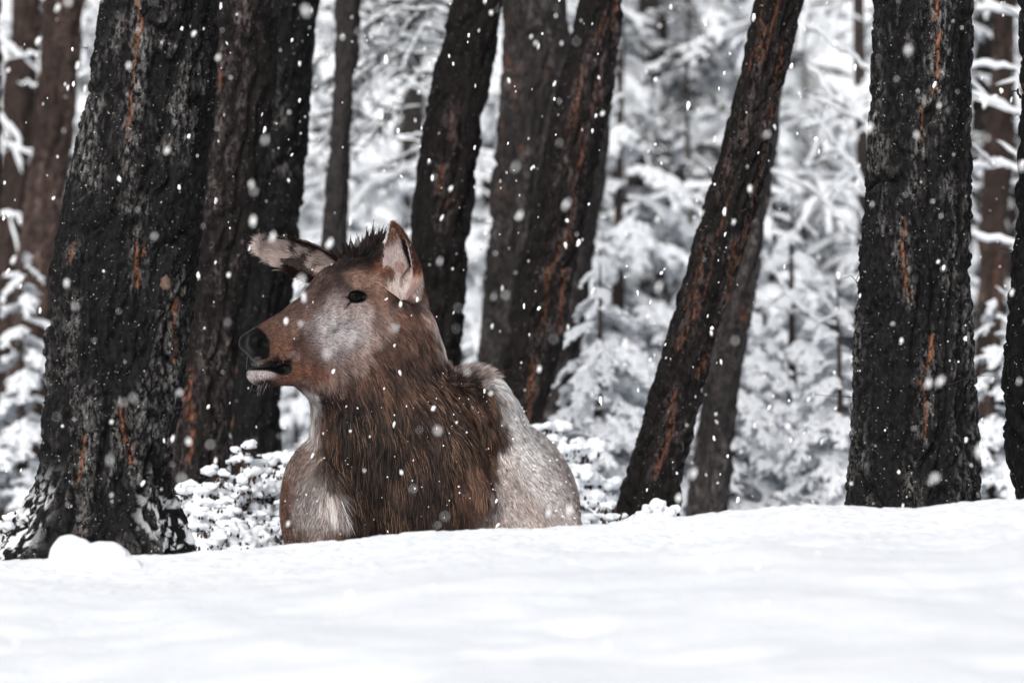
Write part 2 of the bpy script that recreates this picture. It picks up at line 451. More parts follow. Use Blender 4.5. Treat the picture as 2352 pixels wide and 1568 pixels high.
# near left, massive
T = base_empty('pine_tree', 215, 1270, 13.95, 'massive dark pine trunk at left with orange cracks and snow-dusted spreading roots')
trunk(T, [(-20, 226, 512), (0, 222, 508), (120, 212, 505), (290, 186, 494), (420, 155, 482), (560, 128, 470), (700, 108, 450), (850, 100, 436), (980, 93, 412), (1100, 82, 388), (1190, 62, 385), (1270, 22, 412)],
      13.95, 11, M_BARK, .0042, [
      [(322, 10), (322, 60), (318, 130), 3.2], [(326, 70), (312, 180), (305, 330), (300, 440), (303, 480), 4.6], [(285, 55), (270, 110), 3.5],
      [(335, 470), (340, 500), (322, 560), (318, 660), 5], [(345, 570), (335, 590), 3], [(215, 430), (205, 470), 3.5], [(175, 560), (168, 600), 3.2],
      [(178, 690), (180, 730), (165, 780), (160, 860), 4], [(408, 690), (402, 760), (405, 830), 3.6], [(200, 1000), (195, 1100), 4.2], [(202, 1160), (195, 1260), 4],
      [(290, 930), (298, 1010), (305, 1060), 4], [(395, 330), (390, 360), 2]],
      bark=.009, plate=.017, roots=5, root_amp=.085, tone_cut=.49, lump=.016, top=4.6)
twig(T, [(203, 110), (190, 109), (165, 108)], 13.9, .0015, seed=1)
twig(T, [(372, 925, -.19), (400, 938, -.2), (440, 930, -.2), (468, 905, -.2)], 13.95, .0016, seed=2)
twig(T, [(352, 860, -.19), (395, 875, -.2)], 13.95, .0014, seed=3)
v, f = ICO3  # pale broken knot on the trunk
kn = pix(380, 650, 13.95-.176)
w = v*np.array([.013, .008, .018])*(1+1.1*(fbm(v*3.3, 3, 5)-.5)[:, None])+kn
MKNOT = flat_mat('broken_knot', (.11, .075, .06), .8, .2, .9, 220)
mk('knot', w-np.array(T.location), [f], MKNOT, T)

T = base_empty('pine_tree', 450, 1200, 17.2, 'dark leaning trunk just right of and behind the massive left pine')
trunk(T, [(-10, 480, 640), (200, 478, 625), (400, 468, 600), (640, 440, 568), (800, 425, 548), (1000, 388, 530), (1200, 372, 524)], 17.2, 23, M_BARK2, .007,
      [[(440, 850), (432, 900), (440, 960), 6], [(445, 990), (440, 1060), 4], [(520, 120), (512, 200), 3]], bark=.008, plate=.03, tone_cut=.48, nstreak=5)
T = base_empty('pine_tree', 590, 1110, 18.2, 'straight dark trunk whose right edge shows behind the elk nose and far ear')
trunk(T, [(-10, 600, 740), (200, 588, 722), (400, 566, 698), (560, 556, 682), (760, 542, 664), (900, 535, 654), (1000, 532, 646), (1110, 530, 640)], 18.2, 29, M_BARK, .007,
      [[(625, 170), (622, 210), 5], [(640, 250), (650, 280), 5], [(640, 360), (665, 400), 4], [(700, 490), (690, 540), 4]], bark=.008, plate=.03, tone_cut=.6, nstreak=4)
T = base_empty('young_pine', 745, 1100, 19.8, 'slender straight trunk standing in the bright gap above the elk forehead')
trunk(T, [(-10, 772, 828), (200, 762, 818), (400, 742, 808), (560, 732, 803), (800, 722, 790), (1100, 704, 775)], 19.8, 31, M_BARK3, .010, [], bark=.005, plate=.03, tone_cut=.7)
T = base_empty('pine_tree', 960, 1180, 18.2, 'black leaning trunk rising directly behind the elk near ear')
trunk(T, [(-10, 1030, 1162), (200, 988, 1133), (396, 957, 1095), (555, 941, 1082), (700, 930, 1072), (850, 915, 1060), (1100, 880, 1040)], 18.2, 37, M_BARK2, .007,
      [[(1042, 250), (1035, 330), 4], [(1018, 380), (1005, 440), 4.5], [(1030, 450), (1012, 520), 4]], bark=.008, plate=.032, tone_cut=.66, nstreak=4)
T = base_empty('pine_tree', 1130, 1150, 20.0, 'broad brown-grey trunk partly covered by the orange-streaked leaning one')
trunk(T, [(-10, 1150, 1300), (108, 1155, 1310), (306, 1140, 1290), (504, 1124, 1265), (700, 1100, 1235), (850, 1088, 1215), (1100, 1060, 1190)], 20.0, 41, M_BARK3, .009,
      [[(1190, 120), (1182, 250), 3], [(1265, 60), (1262, 230), 4], [(1198, 335), (1206, 350), 7], [(1125, 540), (1120, 560), 6], [(1215, 520), (1208, 560), 6]], bark=.009, plate=.035, tone_cut=.42, nstreak=7)
T = base_empty('pine_tree', 1290, 1060, 20.8, 'greyish upright trunk seen along the right edge of the orange-streaked leaner')
trunk(T, [(-10, 1350, 1425), (300, 1330, 1405), (500, 1300, 1378), (700, 1268, 1350), (900, 1232, 1318), (1010, 1222, 1305), (1100, 1210, 1300)], 20.8, 43, M_BARK3, .009,
      [[(1330, 500), (1305, 700), 3]], bark=.008, plate=.035, tone_cut=.44, nstreak=6)
T = base_empty('pine_tree', 1130, 1160, 18.0, 'leaning trunk with long orange streaks rising behind the elk withers')
trunk(T, [(-10, 1328, 1440), (200, 1283, 1410), (396, 1233, 1372), (600, 1200, 1330), (800, 1165, 1298), (1000, 1118, 1240), (1150, 1090, 1215)], 18.0, 47, M_BARK2, .006,
      [[(1425, 0), (1402, 90), (1380, 180), (1362, 260), 5], [(1345, 160), (1320, 260), (1300, 360), (1290, 420), 5], [(1340, 300), (1322, 400), (1300, 560), 5],
       [(1385, 40), (1360, 140), 4], [(1265, 620), (1245, 740), (1225, 860), (1205, 980), 5], [(1285, 560), (1262, 640), 4], [(1300, 620), (1285, 760), 4]],
      bark=.008, plate=.03, tone_cut=.62, nstreak=5)
T = base_empty('pine_tree', 1480, 1195, 16.6, 'long leaning trunk right of centre with orange streaks and snow at its foot')
trunk(T, [(-10, 1735, 1850), (100, 1708, 1826), (286, 1665, 1788), (400, 1640, 1764), (499, 1607, 1730), (640, 1570, 1692), (751, 1538, 1656), (870, 1502, 1628), (1003, 1458, 1592), (1110, 1426, 1570), (1200, 1405, 1560)],
      16.6, 53, M_BARK2, .0058,
      [[(1800, 100), (1785, 180), (1762, 300), (1748, 400), 5], [(1755, 60), (1735, 180), (1700, 330), 4], [(1745, 420), (1718, 540), (1700, 620), 4.5], [(1675, 330), (1658, 450), 4],
       [(1690, 560), (1672, 700), (1640, 780), (1600, 860), 5], [(1650, 880), (1620, 930), (1590, 1040), (1568, 1100), 5.5], [(1620, 560), (1600, 680), (1560, 800), 4],
       [(1548, 900), (1532, 1000), (1505, 1090), 5], [(1600, 620), (1570, 720), 3]],
      bark=.008, plate=.028, tone_cut=.6, nstreak=4, roots=0)
T = base_empty('pine_tree', 1625, 1185, 19.0, 'grey trunk standing behind the long leaning trunk right of centre')
trunk(T, [(-10, 1735, 1820), (300, 1700, 1788), (600, 1652, 1748), (750, 1632, 1725), (1003, 1600, 1688), (1180, 1572, 1674)], 19.0, 59, M_BARK3, .011,
      [[(1700, 700), (1708, 735), 8]], bark=.007, plate=.04, tone_cut=.40, nstreak=2, snow_side=math.radians(-172))
T = base_empty('pine_tree', 2100, 1175, 14.15, 'thick upright black pine trunk at right with one thin orange crack down its middle')
trunk(T, [(-10, 2004, 2236), (0, 2003, 2236), (200, 1996, 2232), (400, 1986, 2228), (600, 1973, 2232), (800, 1964, 2240), (900, 1958, 2244), (1000, 1956, 2250), (1100, 1948, 2252), (1172, 1940, 2262)],
      14.15, 61, M_BARK, .0042,
      [[(2143, 0), (2141, 50), 3], [(2150, 80), (2145, 130), (2145, 200), (2130, 220), 3.4], [(2110, 250), (2108, 310), (2098, 400), (2100, 420), 4], [(2098, 420), (2080, 460), (2065, 560), (2072, 620), (2082, 690), 3],
       [(2172, 420), (2172, 500), (2178, 580), (2172, 640), 2.6], [(2125, 770), (2128, 820), (2122, 850), 3.5], [(2110, 870), (2120, 920), (2110, 1000), 3.5], [(2082, 1070), (2090, 1140), (2085, 1165), 3]],
      bark=.008, plate=.015, tone_cut=.48, lump=.010, top=4.6)
twig(T, [(1975, 655), (1955, 632), (1937, 640)], 14.1, .0012, seed=4)
twig(T, [(1975, 628), (1966, 645), (1972, 655), (1962, 665)], 14.1, .0012, seed=5)
twig(T, [(1962, 912), (1920, 910), (1870, 906)], 14.1, .0011, seed=6)
twig(T, [(2140, 890, -.17), (2190, 880, -.14), (2245, 860, -.1), (2290, 865, -.1)], 14.15, .0016, seed=7)
twig(T, [(2085, 598, -.18), (2120, 632, -.18)], 14.15, .0022, seed=8)
T = base_empty('pine_tree', 2395, 1150, 15.0, 'dark curving trunk cut off by the right edge of the picture')
trunk(T, [(-10, 2342, 2520), (100, 2340, 2510), (300, 2340, 2500), (500, 2332, 2490), (700, 2316, 2475), (850, 2297, 2460), (1000, 2296, 2465), (1080, 2308, 2480), (1160, 2348, 2500)], 15.0, 67, M_BARK, .006,
      [[(2345, 205), (2352, 215), 8]], bark=.008, plate=.025, tone_cut=.6, top=4.6)
twig(T, [(2345, 225), (2338, 208), (2322, 212)], 15.0, .004, seed=9)
twig(T, [(2325, 575), (2300, 572), (2285, 565)], 15.0, .0016, seed=10)

# browner trunks further back
def bgtrunk(u0, u1, w, D, seed, label, vb=1100, m=None, **kw):
    T = base_empty('pine_tree', u1, vb, D, label)
    z = float(T.location.z)
    trunk(T, [(-10, u0-w/2, u0+w/2), (550, (u0+u1)/2-w*.53, (u0+u1)/2+w*.53), (vb, u1-w*.58, u1+w*.58)], D, seed, m or M_BARKB, .014,
          [], bark=.010, plate=.05, tone_cut=kw.pop('tc', .4), nstreak=kw.pop('ns', 6), auto_w=8, base=z-.15, top=5.0, ztop_fine=2.2, **kw)
bgtrunk(150, 45, 95, 22.5, 71, 'reddish brown blurred trunk at far left beside the massive pine')
bgtrunk(60, -20, 70, 24.5, 73, 'dark brown trunk at the extreme left edge behind the snowy sapling')
bgtrunk(-25, -40, 66, 20.5, 74, 'black trunk sliver at the left picture border', m=M_BARK2)
bgtrunk(2310, 2255, 62, 24.0, 79, 'pinkish brown blurred trunk between the two dark trunks at right')
bgtrunk(2255, 2290, 60, 27.0, 83, 'faint grey trunk behind the pinkish one at right', m=M_BARK3)
bgtrunk(1500, 1395, 66, 29.0, 89, 'faint grey leaning trunk amid the snowy spruces right of centre', m=M_BARK3)
bgtrunk(955, 930, 52, 33.0, 97, 'thin distant trunk between slender pine and black leaner', m=M_BARK3)

# ------------------------------------------------------------------ the elk
# body space: (u, v, d) = picture-sized units of 1.148 mm; u right, v down, d away from the viewer; origin 15 m away
S = FOV*15.0/2352
def toW(p): p = np.asarray(p, float); return np.stack([(p[..., 0]-1176)*S, 15.0+p[..., 2]*S, (784-p[..., 1])*S], -1)
HF = np.array([-.733, .466, -.4955]); HF /= np.linalg.norm(HF)
HL = np.array([.56, 0, -.83]); HL -= HF*HL.dot(HF); HL /= np.linalg.norm(HL)
HU = np.cross(HF, HL); HU /= np.linalg.norm(HU)
if HU[1] > 0: HU = -HU
HO = np.array([850., 590., 70.])
def Hp(f, l, h): return HO+f*HF+l*HL+h*HU

def mkaxis(lo, hi, a, b, fine, coarse):
    r = list(np.arange(a, b, fine)); p = r[-1]; s = fine
    while p < hi: s = min(s*1.15, coarse); p += s; r.append(p)
    s = fine; p = a; q = []
    while p > lo: s = min(s*1.15, coarse); p -= s; q.append(p)
    return np.array(q[::-1]+r)
AU = mkaxis(560, 1400, 545, 1010, 2.6, 7); AV = mkaxis(560, 1450, 548, 905, 2.6, 7); AD = mkaxis(-220, 1050, -150, 150, 2.8, 14)
FLD = np.full((len(AU), len(AV), len(AD)), 60., np.float32)
def block(lo, hi):
    sl = []
    for A, a, b in zip((AU, AV, AD), lo, hi):
        i0 = max(0, np.searchsorted(A, a)-1); i1 = min(len(A), np.searchsorted(A, b)+1)
        if i1-i0 < 2: return None
        sl.append(slice(i0, i1))
    return tuple(sl)
def apply(fn, lo, hi, k, op='add'):
    b = block(np.array(lo)-k-4, np.array(hi)+k+4)
    if b is None: return
    U, V, D = np.meshgrid(AU[b[0]], AV[b[1]], AD[b[2]], indexing='ij')
    d = fn(np.stack([U, V, D], -1)).astype(np.float32)
    o = FLD[b]
    if op == 'add':
        h = np.clip(.5+.5*(o-d)/k, 0, 1); FLD[b] = o*(1-h)+d*h-k*h*(1-h)
    else:
        d = -d; h = np.clip(.5-.5*(o-d)/k, 0, 1); FLD[b] = o*(1-h)+d*h+k*h*(1-h)
def tohead(p):
    r = p-HO; return np.stack([r@HF, r@HL, r@HU], -1)
def cone(a, b, ra, rb, sc=(1, 1, 1), k=20, head=False, op='add'):
    a = np.array(a, float); b = np.array(b, float); sc = np.array(sc, float); R = max(ra, rb)*max(1, sc.max())
    A, B = (Hp(*a), Hp(*b)) if head else (a, b)
    def fn(p):
        q = (tohead(p) if head else p)/sc; aa, bb = a/sc, b/sc
        ab = bb-aa; t = np.clip(((q-aa)@ab)/(ab@ab+1e-9), 0, 1)
        return (np.linalg.norm(q-aa-t[..., None]*ab, axis=-1)-(ra+(rb-ra)*t))*min(1, sc.min())
    apply(fn, np.minimum(A, B)-R, np.maximum(A, B)+R, k, op)
def ell(c, r, k=20, head=False, op='add', ax=None):
    c = np.array(c, float); r = np.array(r, float); C = Hp(*c) if head else c; R = r.max()
    M = None if ax is None else np.array(ax, float)
    def fn(p):
        q = (tohead(p) if head else p)-c
        if M is not None: q = q@M.T
        q = q/r; n = np.linalg.norm(q, axis=-1); g = np.linalg.norm(q/r, axis=-1)+1e-6
        return n*(n-1)/g
    apply(fn, C-R, C+R, k, op)

# torso: lying in the snow, turned three quarters towards the viewer
cone((1000, 1190, 330), (1090, 1210, 900), 265, 255, (1, 1, 1), 60)
cone((1082, 938, 215), (1215, 1290, 150), 78, 145, (1, 1, 1), 45)           # left shoulder and upper arm
cone((1082, 945, 230), (1110, 990, 520), 80, 95, (1, 1, 1), 60)             # withers running back
ell((1180, 1240, 330), (155, 210, 300), 60)
ell((718, 1170, 120), (80, 155, 130), 30)                                   # right shoulder
ell((752, 1200, 30), (74, 150, 95), 16)                                     # breast, light lobe
ell((740, 1320, 0), (95, 80, 110), 20)
# neck
cone((905, 690, 120), (888, 800, 115), 70, 112, (1, 1, .9), 40)
cone((888, 800, 115), (872, 895, 120), 112, 150, (1, 1, .9), 40)
cone((872, 895, 120), (902, 1000, 115), 150, 176, (1, 1, .9), 40)
cone((902, 1000, 115), (935, 1110, 110), 176, 178, (1, 1, .85), 40)
cone((935, 1110, 110), (950, 1300, 110), 172, 150, (1, 1, .85), 40)
cone((985, 930, 70), (1045, 1040, 10), 60, 48, (1, 1, 1), 25)               # folds of the mane over the shoulder
cone((1045, 1040, 10), (1100, 1140, 5), 46, 34, (1, 1, 1), 20)
cone((1050, 905, 130), (1100, 1000, 120), 42, 40, (1, 1, 1), 18)
ell((944, 652, 2), (23, 33, 26), 12)                                       # swollen base of the near ear
# throat
cone(Hp(300, 0, -120), (790, 880, 60), 38, 80, (1, 1, 1), 30)
# head
cone((22, 0, -56), (120, 0, -44), 72, 70, (1, 1, 1), 25, True)
cone((120, 0, -46), (230, 0, -50), 68, 50, (1, .92, 1), 20, True)
cone((230, 0, -50), (350, 0, -37), 50, 38, (1, .95, 1), 14, True)
ell((364, 0, -36), (32, 36, 36), 10, True)
ell((348, 0, -56), (42, 37, 26), 10, True)
cone((75, 0, -118), (235, 0, -118), 76, 50, (1, .84, 1), 25, True)
cone((235, 0, -118), (318, 0, -118), 50, 32, (1, .85, 1), 18, True)
c_, s_ = .886, .464
ell((381, 0, -103), (42, 30, 27), 8, True, ax=[[c_, 0, s_], [0, 1, 0], [-s_, 0, c_]])
cone((362, 0, -124), (300, 0, -138), 18, 30, (1, 1.3, 1), 14, True)
for sgn in (1, -1):
    ell((125, 50*sgn, -17), (40, 26, 22), 12, True)                        # brow
    cone((150, 52*sgn, -62), (215, 40*sgn, -78), 20, 12, (1, 1, 1), 14, True)  # cheek bone
    ell((376, 21*sgn, -24), (21, 17, 19), 12, True)                         # nostril wing
    ell((322, 33*sgn, -82), (24, 8, 13), 8, True)                          # lip corner
cone((420, 0, -66), (322, 0, -103), 3, 6, (1, 40, 1), 3, True, 'sub')   # mouth
for sgn in (1, -1): cone((392, 60*sgn, -80), (340, 48*sgn, -108), 3, 13, (1, 2.2, 1), 4, True, 'sub')
for sgn in (1, -1):
    ell((371, 41*sgn, -29), (16, 14, 12), 4, True, 'sub')                  # nostrils
    cone((371, 41*sgn, -29), (359, 42*sgn, -44), 8, 3, (1, 1, 1), 3, True, 'sub')
    ell((115, 74*sgn, -42), (28, 18, 11.5), 4, True, 'sub', ax=[[c_, 0, s_], [0, 1, 0], [-s_, 0, c_]])                # eye opening
    cone((134, 72*sgn, -44), (152, 66*sgn, -48), 5, 2.5, (1, 1, 1), 4, True, 'sub')

def surface_nets(Fv, ax):
    ins = Fv < 0
    n = np.array(Fv.shape)-1
    acc = np.zeros(tuple(n), np.uint8)
    for dx in (0, 1):
        for dy in (0, 1):
            for dz in (0, 1): acc += ins[dx:dx+n[0], dy:dy+n[1], dz:dz+n[2]]
    act = np.argwhere((acc > 0) & (acc < 8)); idm = np.full(tuple(n), -1, np.int32)
    idm[act[:, 0], act[:, 1], act[:, 2]] = np.arange(len(act))
    P = np.zeros((len(act), 3)); C = np.zeros(len(act))
    co = [(a, b, c) for a in (0, 1) for b in (0, 1) for c in (0, 1)]
    X = ax
    for a in co:
        for kx in range(3):
            if a[kx]: continue
            b = list(a); b[kx] = 1
            ia, ib = act+np.array(a), act+np.array(b)
            va, vb = Fv[tuple(ia.T)].astype(float), Fv[tuple(ib.T)].astype(float)
            m = (va < 0) != (vb < 0)
            t = np.where(m, va/(va-vb+1e-12), 0)
            pa = np.stack([X[j][ia[:, j]] for j in range(3)], 1); pb = np.stack([X[j][ib[:, j]] for j in range(3)], 1)
            P += np.where(m[:, None], pa+(pb-pa)*t[:, None], 0); C += m
    P /= C[:, None]
    Q = []
    for kx in range(3):
        o1, o2 = [j for j in range(3) if j != kx]
        sl0 = [slice(None)]*3; sl1 = [slice(None)]*3
        sl0[kx] = slice(0, -1); sl1[kx] = slice(1, None)
        m = ins[tuple(sl0)] != ins[tuple(sl1)]
        e = np.argwhere(m); e = e[(e[:, o1] > 0) & (e[:, o2] > 0) & (e[:, o1] < n[o1]) & (e[:, o2] < n[o2])]
        d1 = np.zeros(3, int); d1[o1] = 1; d2 = np.zeros(3, int); d2[o2] = 1
        q = np.stack([idm[tuple((e-d1-d2).T)], idm[tuple((e-d2).T)], idm[tuple(e.T)], idm[tuple((e-d1).T)]], 1)
        inside_first = ins[tuple(e.T)]
        flip = inside_first if kx != 1 else ~inside_first
        q[~flip] = q[~flip][:, ::-1]
        Q.append(q)
    return P, np.concatenate(Q)
EP, EQ = surface_nets(FLD, (AU, AV, AD))
# light smoothing
def smooth(P, Q, it=2, lam=.5):
    e = np.concatenate([Q[:, [0, 1]], Q[:, [1, 2]], Q[:, [2, 3]], Q[:, [3, 0]]])
    for _ in range(it):
        s = np.zeros_like(P); c = np.zeros(len(P))
        for j in range(3):
            s[:, j] = np.bincount(e[:, 0], P[e[:, 1], j], len(P))+np.bincount(e[:, 1], P[e[:, 0], j], len(P))
        c = np.bincount(e[:, 0], minlength=len(P))+np.bincount(e[:, 1], minlength=len(P))
        P = P+lam*(s/c[:, None]-P)
    return P
EP = smooth(EP, EQ, 2)
del FLD

# coat colours (the animal's own markings, plus a dark band below the jaw), painted over (u, v)
def blob(u, v, cu, cv, ru, rv, a=0, soft=.45):
    ca, sa = math.cos(math.radians(a)), math.sin(math.radians(a))
    x, y = u-cu, v-cv; p, q = (x*ca+y*sa)/ru, (-x*sa+y*ca)/rv
    return 1-sstep(1-soft, 1+soft, np.sqrt(p*p+q*q))
MANE = np.array([(655, 880), (700, 893), (720, 905), (732, 960), (730, 1010), (738, 1050), (752, 1090), (776, 1140), (790, 1180), (800, 1260), (1075, 1260), (1092, 1195), (1120, 1150), (1142, 1100), (1148, 1050),
                 (1162, 1000), (1158, 950), (1140, 905), (1108, 872), (1060, 862), (1030, 850), (1000, 780), (960, 690), (900, 700), (880, 770), (820, 850), (760, 880)], float)
def poly_sd(u, v, P):            # signed distance, positive inside
    d = np.full(len(u), 1e9); ins = np.zeros(len(u), bool)
    for (x1, y1), (x2, y2) in zip(P, np.roll(P, -1, 0)):
        dx, dy = x2-x1, y2-y1; t = np.clip(((u-x1)*dx+(v-y1)*dy)/(dx*dx+dy*dy+1e-9), 0, 1)
        d = np.minimum(d, np.hypot(u-x1-t*dx, v-y1-t*dy))
        c = ((y1 > v) != (y2 > v)) & (u < (x2-x1)*(v-y1)/(y2-y1+1e-12)+x1); ins ^= c
    return np.where(ins, d, -d)
def coat(p, seed=0):
    u, v, d = p[:, 0], p[:, 1], p[:, 2]
    n = (fbm(p/26., 3, 201)-.5)*34
    un, vn_ = u+n, v+n*.6
    col = np.tile(sr(176, 156, 149), (len(u), 1))
    def over(w, c):
        nonlocal col; w = np.clip(w, 0, 1)[:, None]; col = col*(1-w)+sr(*c)*w
    # trunk colours of the coat
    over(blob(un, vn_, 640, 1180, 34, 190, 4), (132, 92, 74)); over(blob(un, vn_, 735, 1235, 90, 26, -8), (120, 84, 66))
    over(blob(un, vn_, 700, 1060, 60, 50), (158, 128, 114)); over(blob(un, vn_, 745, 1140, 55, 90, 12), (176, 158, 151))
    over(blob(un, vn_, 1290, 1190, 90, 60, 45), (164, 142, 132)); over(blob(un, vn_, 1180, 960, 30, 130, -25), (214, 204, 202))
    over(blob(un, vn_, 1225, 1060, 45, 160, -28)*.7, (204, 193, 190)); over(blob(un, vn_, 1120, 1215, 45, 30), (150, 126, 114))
    head = (v < 905) & (u < 1010)
    n3 = (fbm(p/np.array([7., 22., 12.]), 2, 207)-.5)*30
    m = sstep(-14, 15, poly_sd(un+n3, v+n*.3, MANE))
    mane = np.tile(sr(56, 40, 34), (len(u), 1))
    wb = blob(un, vn_, 910, 1130, 150, 170)[:, None]; mane = mane*(1-wb)+sr(46, 35, 33)*wb
    wb = (blob(un, vn_, 1090, 1120, 45, 75)*.9)[:, None]; mane = mane*(1-wb)+sr(112, 80, 64)*wb
    wb = (blob(un, vn_, 1110, 960, 30, 90)*.7)[:, None]; mane = mane*(1-wb)+sr(100, 68, 52)*wb
    wb = (blob(un, vn_, 745, 980, 16, 100)*.7)[:, None]; mane = mane*(1-wb)+sr(120, 84, 66)*wb
    wb = (blob(un, vn_, 870, 880, 110, 50)*.8)[:, None]; mane = mane*(1-wb)+sr(94, 63, 50)*wb
    wj = (blob(un, vn_, 800, 928, 105, 30, 8, .6)*.75)[:, None]; mane = mane*(1-wj)+sr(34, 26, 24)*wj  # mane darkened just below the jaw so the jaw line stands out
    up_ = (1-sstep(770, 905, v+.25*(u-850)))[:, None]; mane = mane*.36*(1-up_)+sr(104, 72, 58)*.8*up_*(.55+.45*sstep(1010, 900, u))[:, None]
    mane = mane*np.array([1.12, .96, .90])
    col = col*(1-m[:, None])+mane*m[:, None]
    over((1-sstep(722, 733, u+n*.2))*sstep(882, 905, v)*(1-sstep(1015, 1040, v))*(u > 640), (206, 186, 178))    # pale edge of the throat
    # head
    hb = np.tile(sr(116, 80, 66), (len(u), 1))
    hm = (1-sstep(-26, 24, poly_sd(un+n*.6, v, MANE)))*((v < 900)*(u < 985))
    hm = hm*(1-sstep(884, 896, v)*(u > 690))
    col = col*(1-hm[:, None])+hb*hm[:, None]
    q = hm
    over(blob(un, vn_, 640, 770, 80, 36, -35)*q, (136, 92, 72)); over(blob(un, vn_, 690, 700, 70, 30, -35)*.8*q, (112, 84, 74))
    over(blob(un, vn_, 775, 640, 70, 42, -35)*q, (84, 64, 60)); over(blob(un, vn_, 720, 650, 45, 25, -40)*.6*q, (120, 92, 82))
    over(blob(un, vn_, 700, 760, 30, 28)*.4*q, (150, 120, 108))
    over(blob(un, vn_, 800, 775, 66, 80, 10, .6)*.85*q, (178, 150, 142)); over(blob(un, vn_, 780, 756, 58, 58, 0, .6)*q, (198, 182, 179))
    over(blob(un, vn_, 815, 715, 60, 26, 5)*.85*q, (196, 168, 158)); over(blob(un, vn_, 835, 650, 48, 20, 12)*.8*q, (184, 138, 112))
    over(blob(un, vn_, 872, 685, 26, 34)*.8*q, (158, 112, 92)); over(blob(un, vn_, 856, 612, 34, 15, 0)*.8*q, (132, 78, 46))
    over(blob(un, vn_, 800, 700, 24, 10)*.5*q, (150, 120, 112))
    over(blob(un, vn_, 690, 862, 70, 26)*.8*q, (146, 88, 60)); over(blob(un, vn_, 850, 830, 80, 40)*.5*q, (130, 88, 70))
    over(blob(un, vn_, 905, 760, 50, 70)*.6*q, (112, 78, 62)); over(blob(un, vn_, 925, 700, 30, 45)*.8*q, (84, 58, 48))
    over(blob(un, vn_, 808, 585, 76, 34, -12)*q, (34, 27, 27)); over(blob(un, vn_, 770, 610, 34, 24, -30)*.8*q, (60, 46, 44))
    over(blob(u, v, 648, 800, 26, 16, -40)*.6*q, (160, 104, 70)); over(blob(u, v, 675, 815, 14, 10)*.6*q, (180, 140, 128))
    over(blob(u, v, 946, 655, 26, 30, -20, .25)*(d < 40), (226, 192, 180)); over(blob(u, v, 940, 684, 20, 8, 0, .4)*(d < 40)*.7, (190, 120, 84))
    # chin
    ch = blob(u, v, 612, 860, 56, 30, 0, .2)*(1-sstep(650, 664, u))*sstep(832, 838, v)
    over(ch, (206, 184, 178)); over(blob(u+n*.3, v, 620, 880, 34, 13, 0), (62, 38, 30)); over(blob(u+n*.3, v, 655, 866, 22, 20, 0, .6), (120, 76, 56))
    over(blob(u, v, 604, 843, 32, 7, 0, .3)*.85*ch, (62, 56, 58))
    g = (col@np.array([.3, .6, .1]))[:, None]; col = (g+(col-g)*.76)*np.array([.965, 1.02, 1.055])
    col = col*(.96+.04*sstep(.22, .5, g))
    return col
def bare(p):                     # hairless skin: nose pad, lips, inside of mouth, eyelids
    h = tohead(p); f, l, hh = h[:, 0], h[:, 1], h[:, 2]
    u, v = p[:, 0], p[:, 1]
    nose = sstep(357, 364, f+np.abs(l)*.22+(hh+20)*.32-6*(fbm(p/8., 2, 77)-.5))*(hh > -66)*(hh < 2)
    nose = np.maximum(nose, (1-sstep(16, 24, np.hypot((f-370), (hh+29))*1.1))*(np.abs(l) > 15))
    la = np.clip((f-322)/(418-322), 0, 1); lh = -103+36*la
    tm = np.clip(((f-410)*(340-410)+(hh+70)*(-108+70))/(70**2+38**2), 0, 1)
    mouth = 1-sstep(1.5, 4.5, np.hypot(f-410+70*tm, hh+70+38*tm)-(4+9.5*sstep(.3, 1, tm)))
    e1, e2 = f-117, hh+42; ex, ey = (.886*e1+.464*e2-1)/32., (-.464*e1+.886*e2)/15.5; eye = (1-sstep(.88, 1.12, np.hypot(ex, ey)))*(np.abs(l) > 35)
    lx = (1-sstep(1.8, 4.2, np.abs((hh+45)+(f-130)*.18)))*sstep(125, 132, f)*(1-sstep(155, 172, f))*(np.abs(l) > 35)
    return np.maximum.reduce([nose, mouth, eye, lx])
BC = np.clip(coat(EP)*.75, 0, .85); BB = bare(EP)
BC = BC*(1-BB[:, None])+np.array([.0035, .0033, .0036])*BB[:, None]
m, t, b = mat('elk_skin'); a = nd(t, 'ShaderNodeAttribute', attribute_name='col'); t.links.new(a.outputs['Color'], b.inputs['Base Color'])
a2 = nd(t, 'ShaderNodeAttribute', attribute_name='bare'); mr = nd(t, 'ShaderNodeMapRange'); mr.inputs[3].default_value = .85; mr.inputs[4].default_value = .45
t.links.new(a2.outputs['Fac'], mr.inputs[0]); t.links.new(mr.outputs[0], b.inputs['Roughness']); b.inputs['Specular IOR Level'].default_value = .14
tc = nd(t, 'ShaderNodeTexCoord'); n1 = nd(t, 'ShaderNodeTexVoronoi', Scale=330.0); t.links.new(tc.outputs['Object'], n1.inputs['Vector'])
bp = nd(t, 'ShaderNodeBump', Strength=.22, Distance=.002); t.links.new(n1.outputs['Distance'], bp.inputs['Height']); t.links.new(bp.outputs[0], b.inputs['Normal'])
M_SKIN = m
def fur_mat(name, rough=.55, spec=.35):
    m, t, b = mat(name); a = nd(t, 'ShaderNodeAttribute', attribute_name='col'); t.links.new(a.outputs['Color'], b.inputs['Base Color'])
    b.inputs['Roughness'].default_value = rough; b.inputs['Specular IOR Level'].default_value = spec
    return m
M_FUR = fur_mat('elk_fur', .7, .12); M_MANEF = fur_mat('elk_mane', .5, .22)

gz = float(G0(-.2, 15.2))
ELK = empty('elk', (float(toW((980, 0, 250))[0]), 15.3, gz)); EL = np.array(ELK.location)
tag(ELK, 'brown cow elk with dark shaggy neck lying in snow, head turned left, mouth slightly open', 'elk')
mk('body', toW(EP)-EL, [EQ], M_SKIN, ELK, True, None, {'col': BC, 'bare': BB})

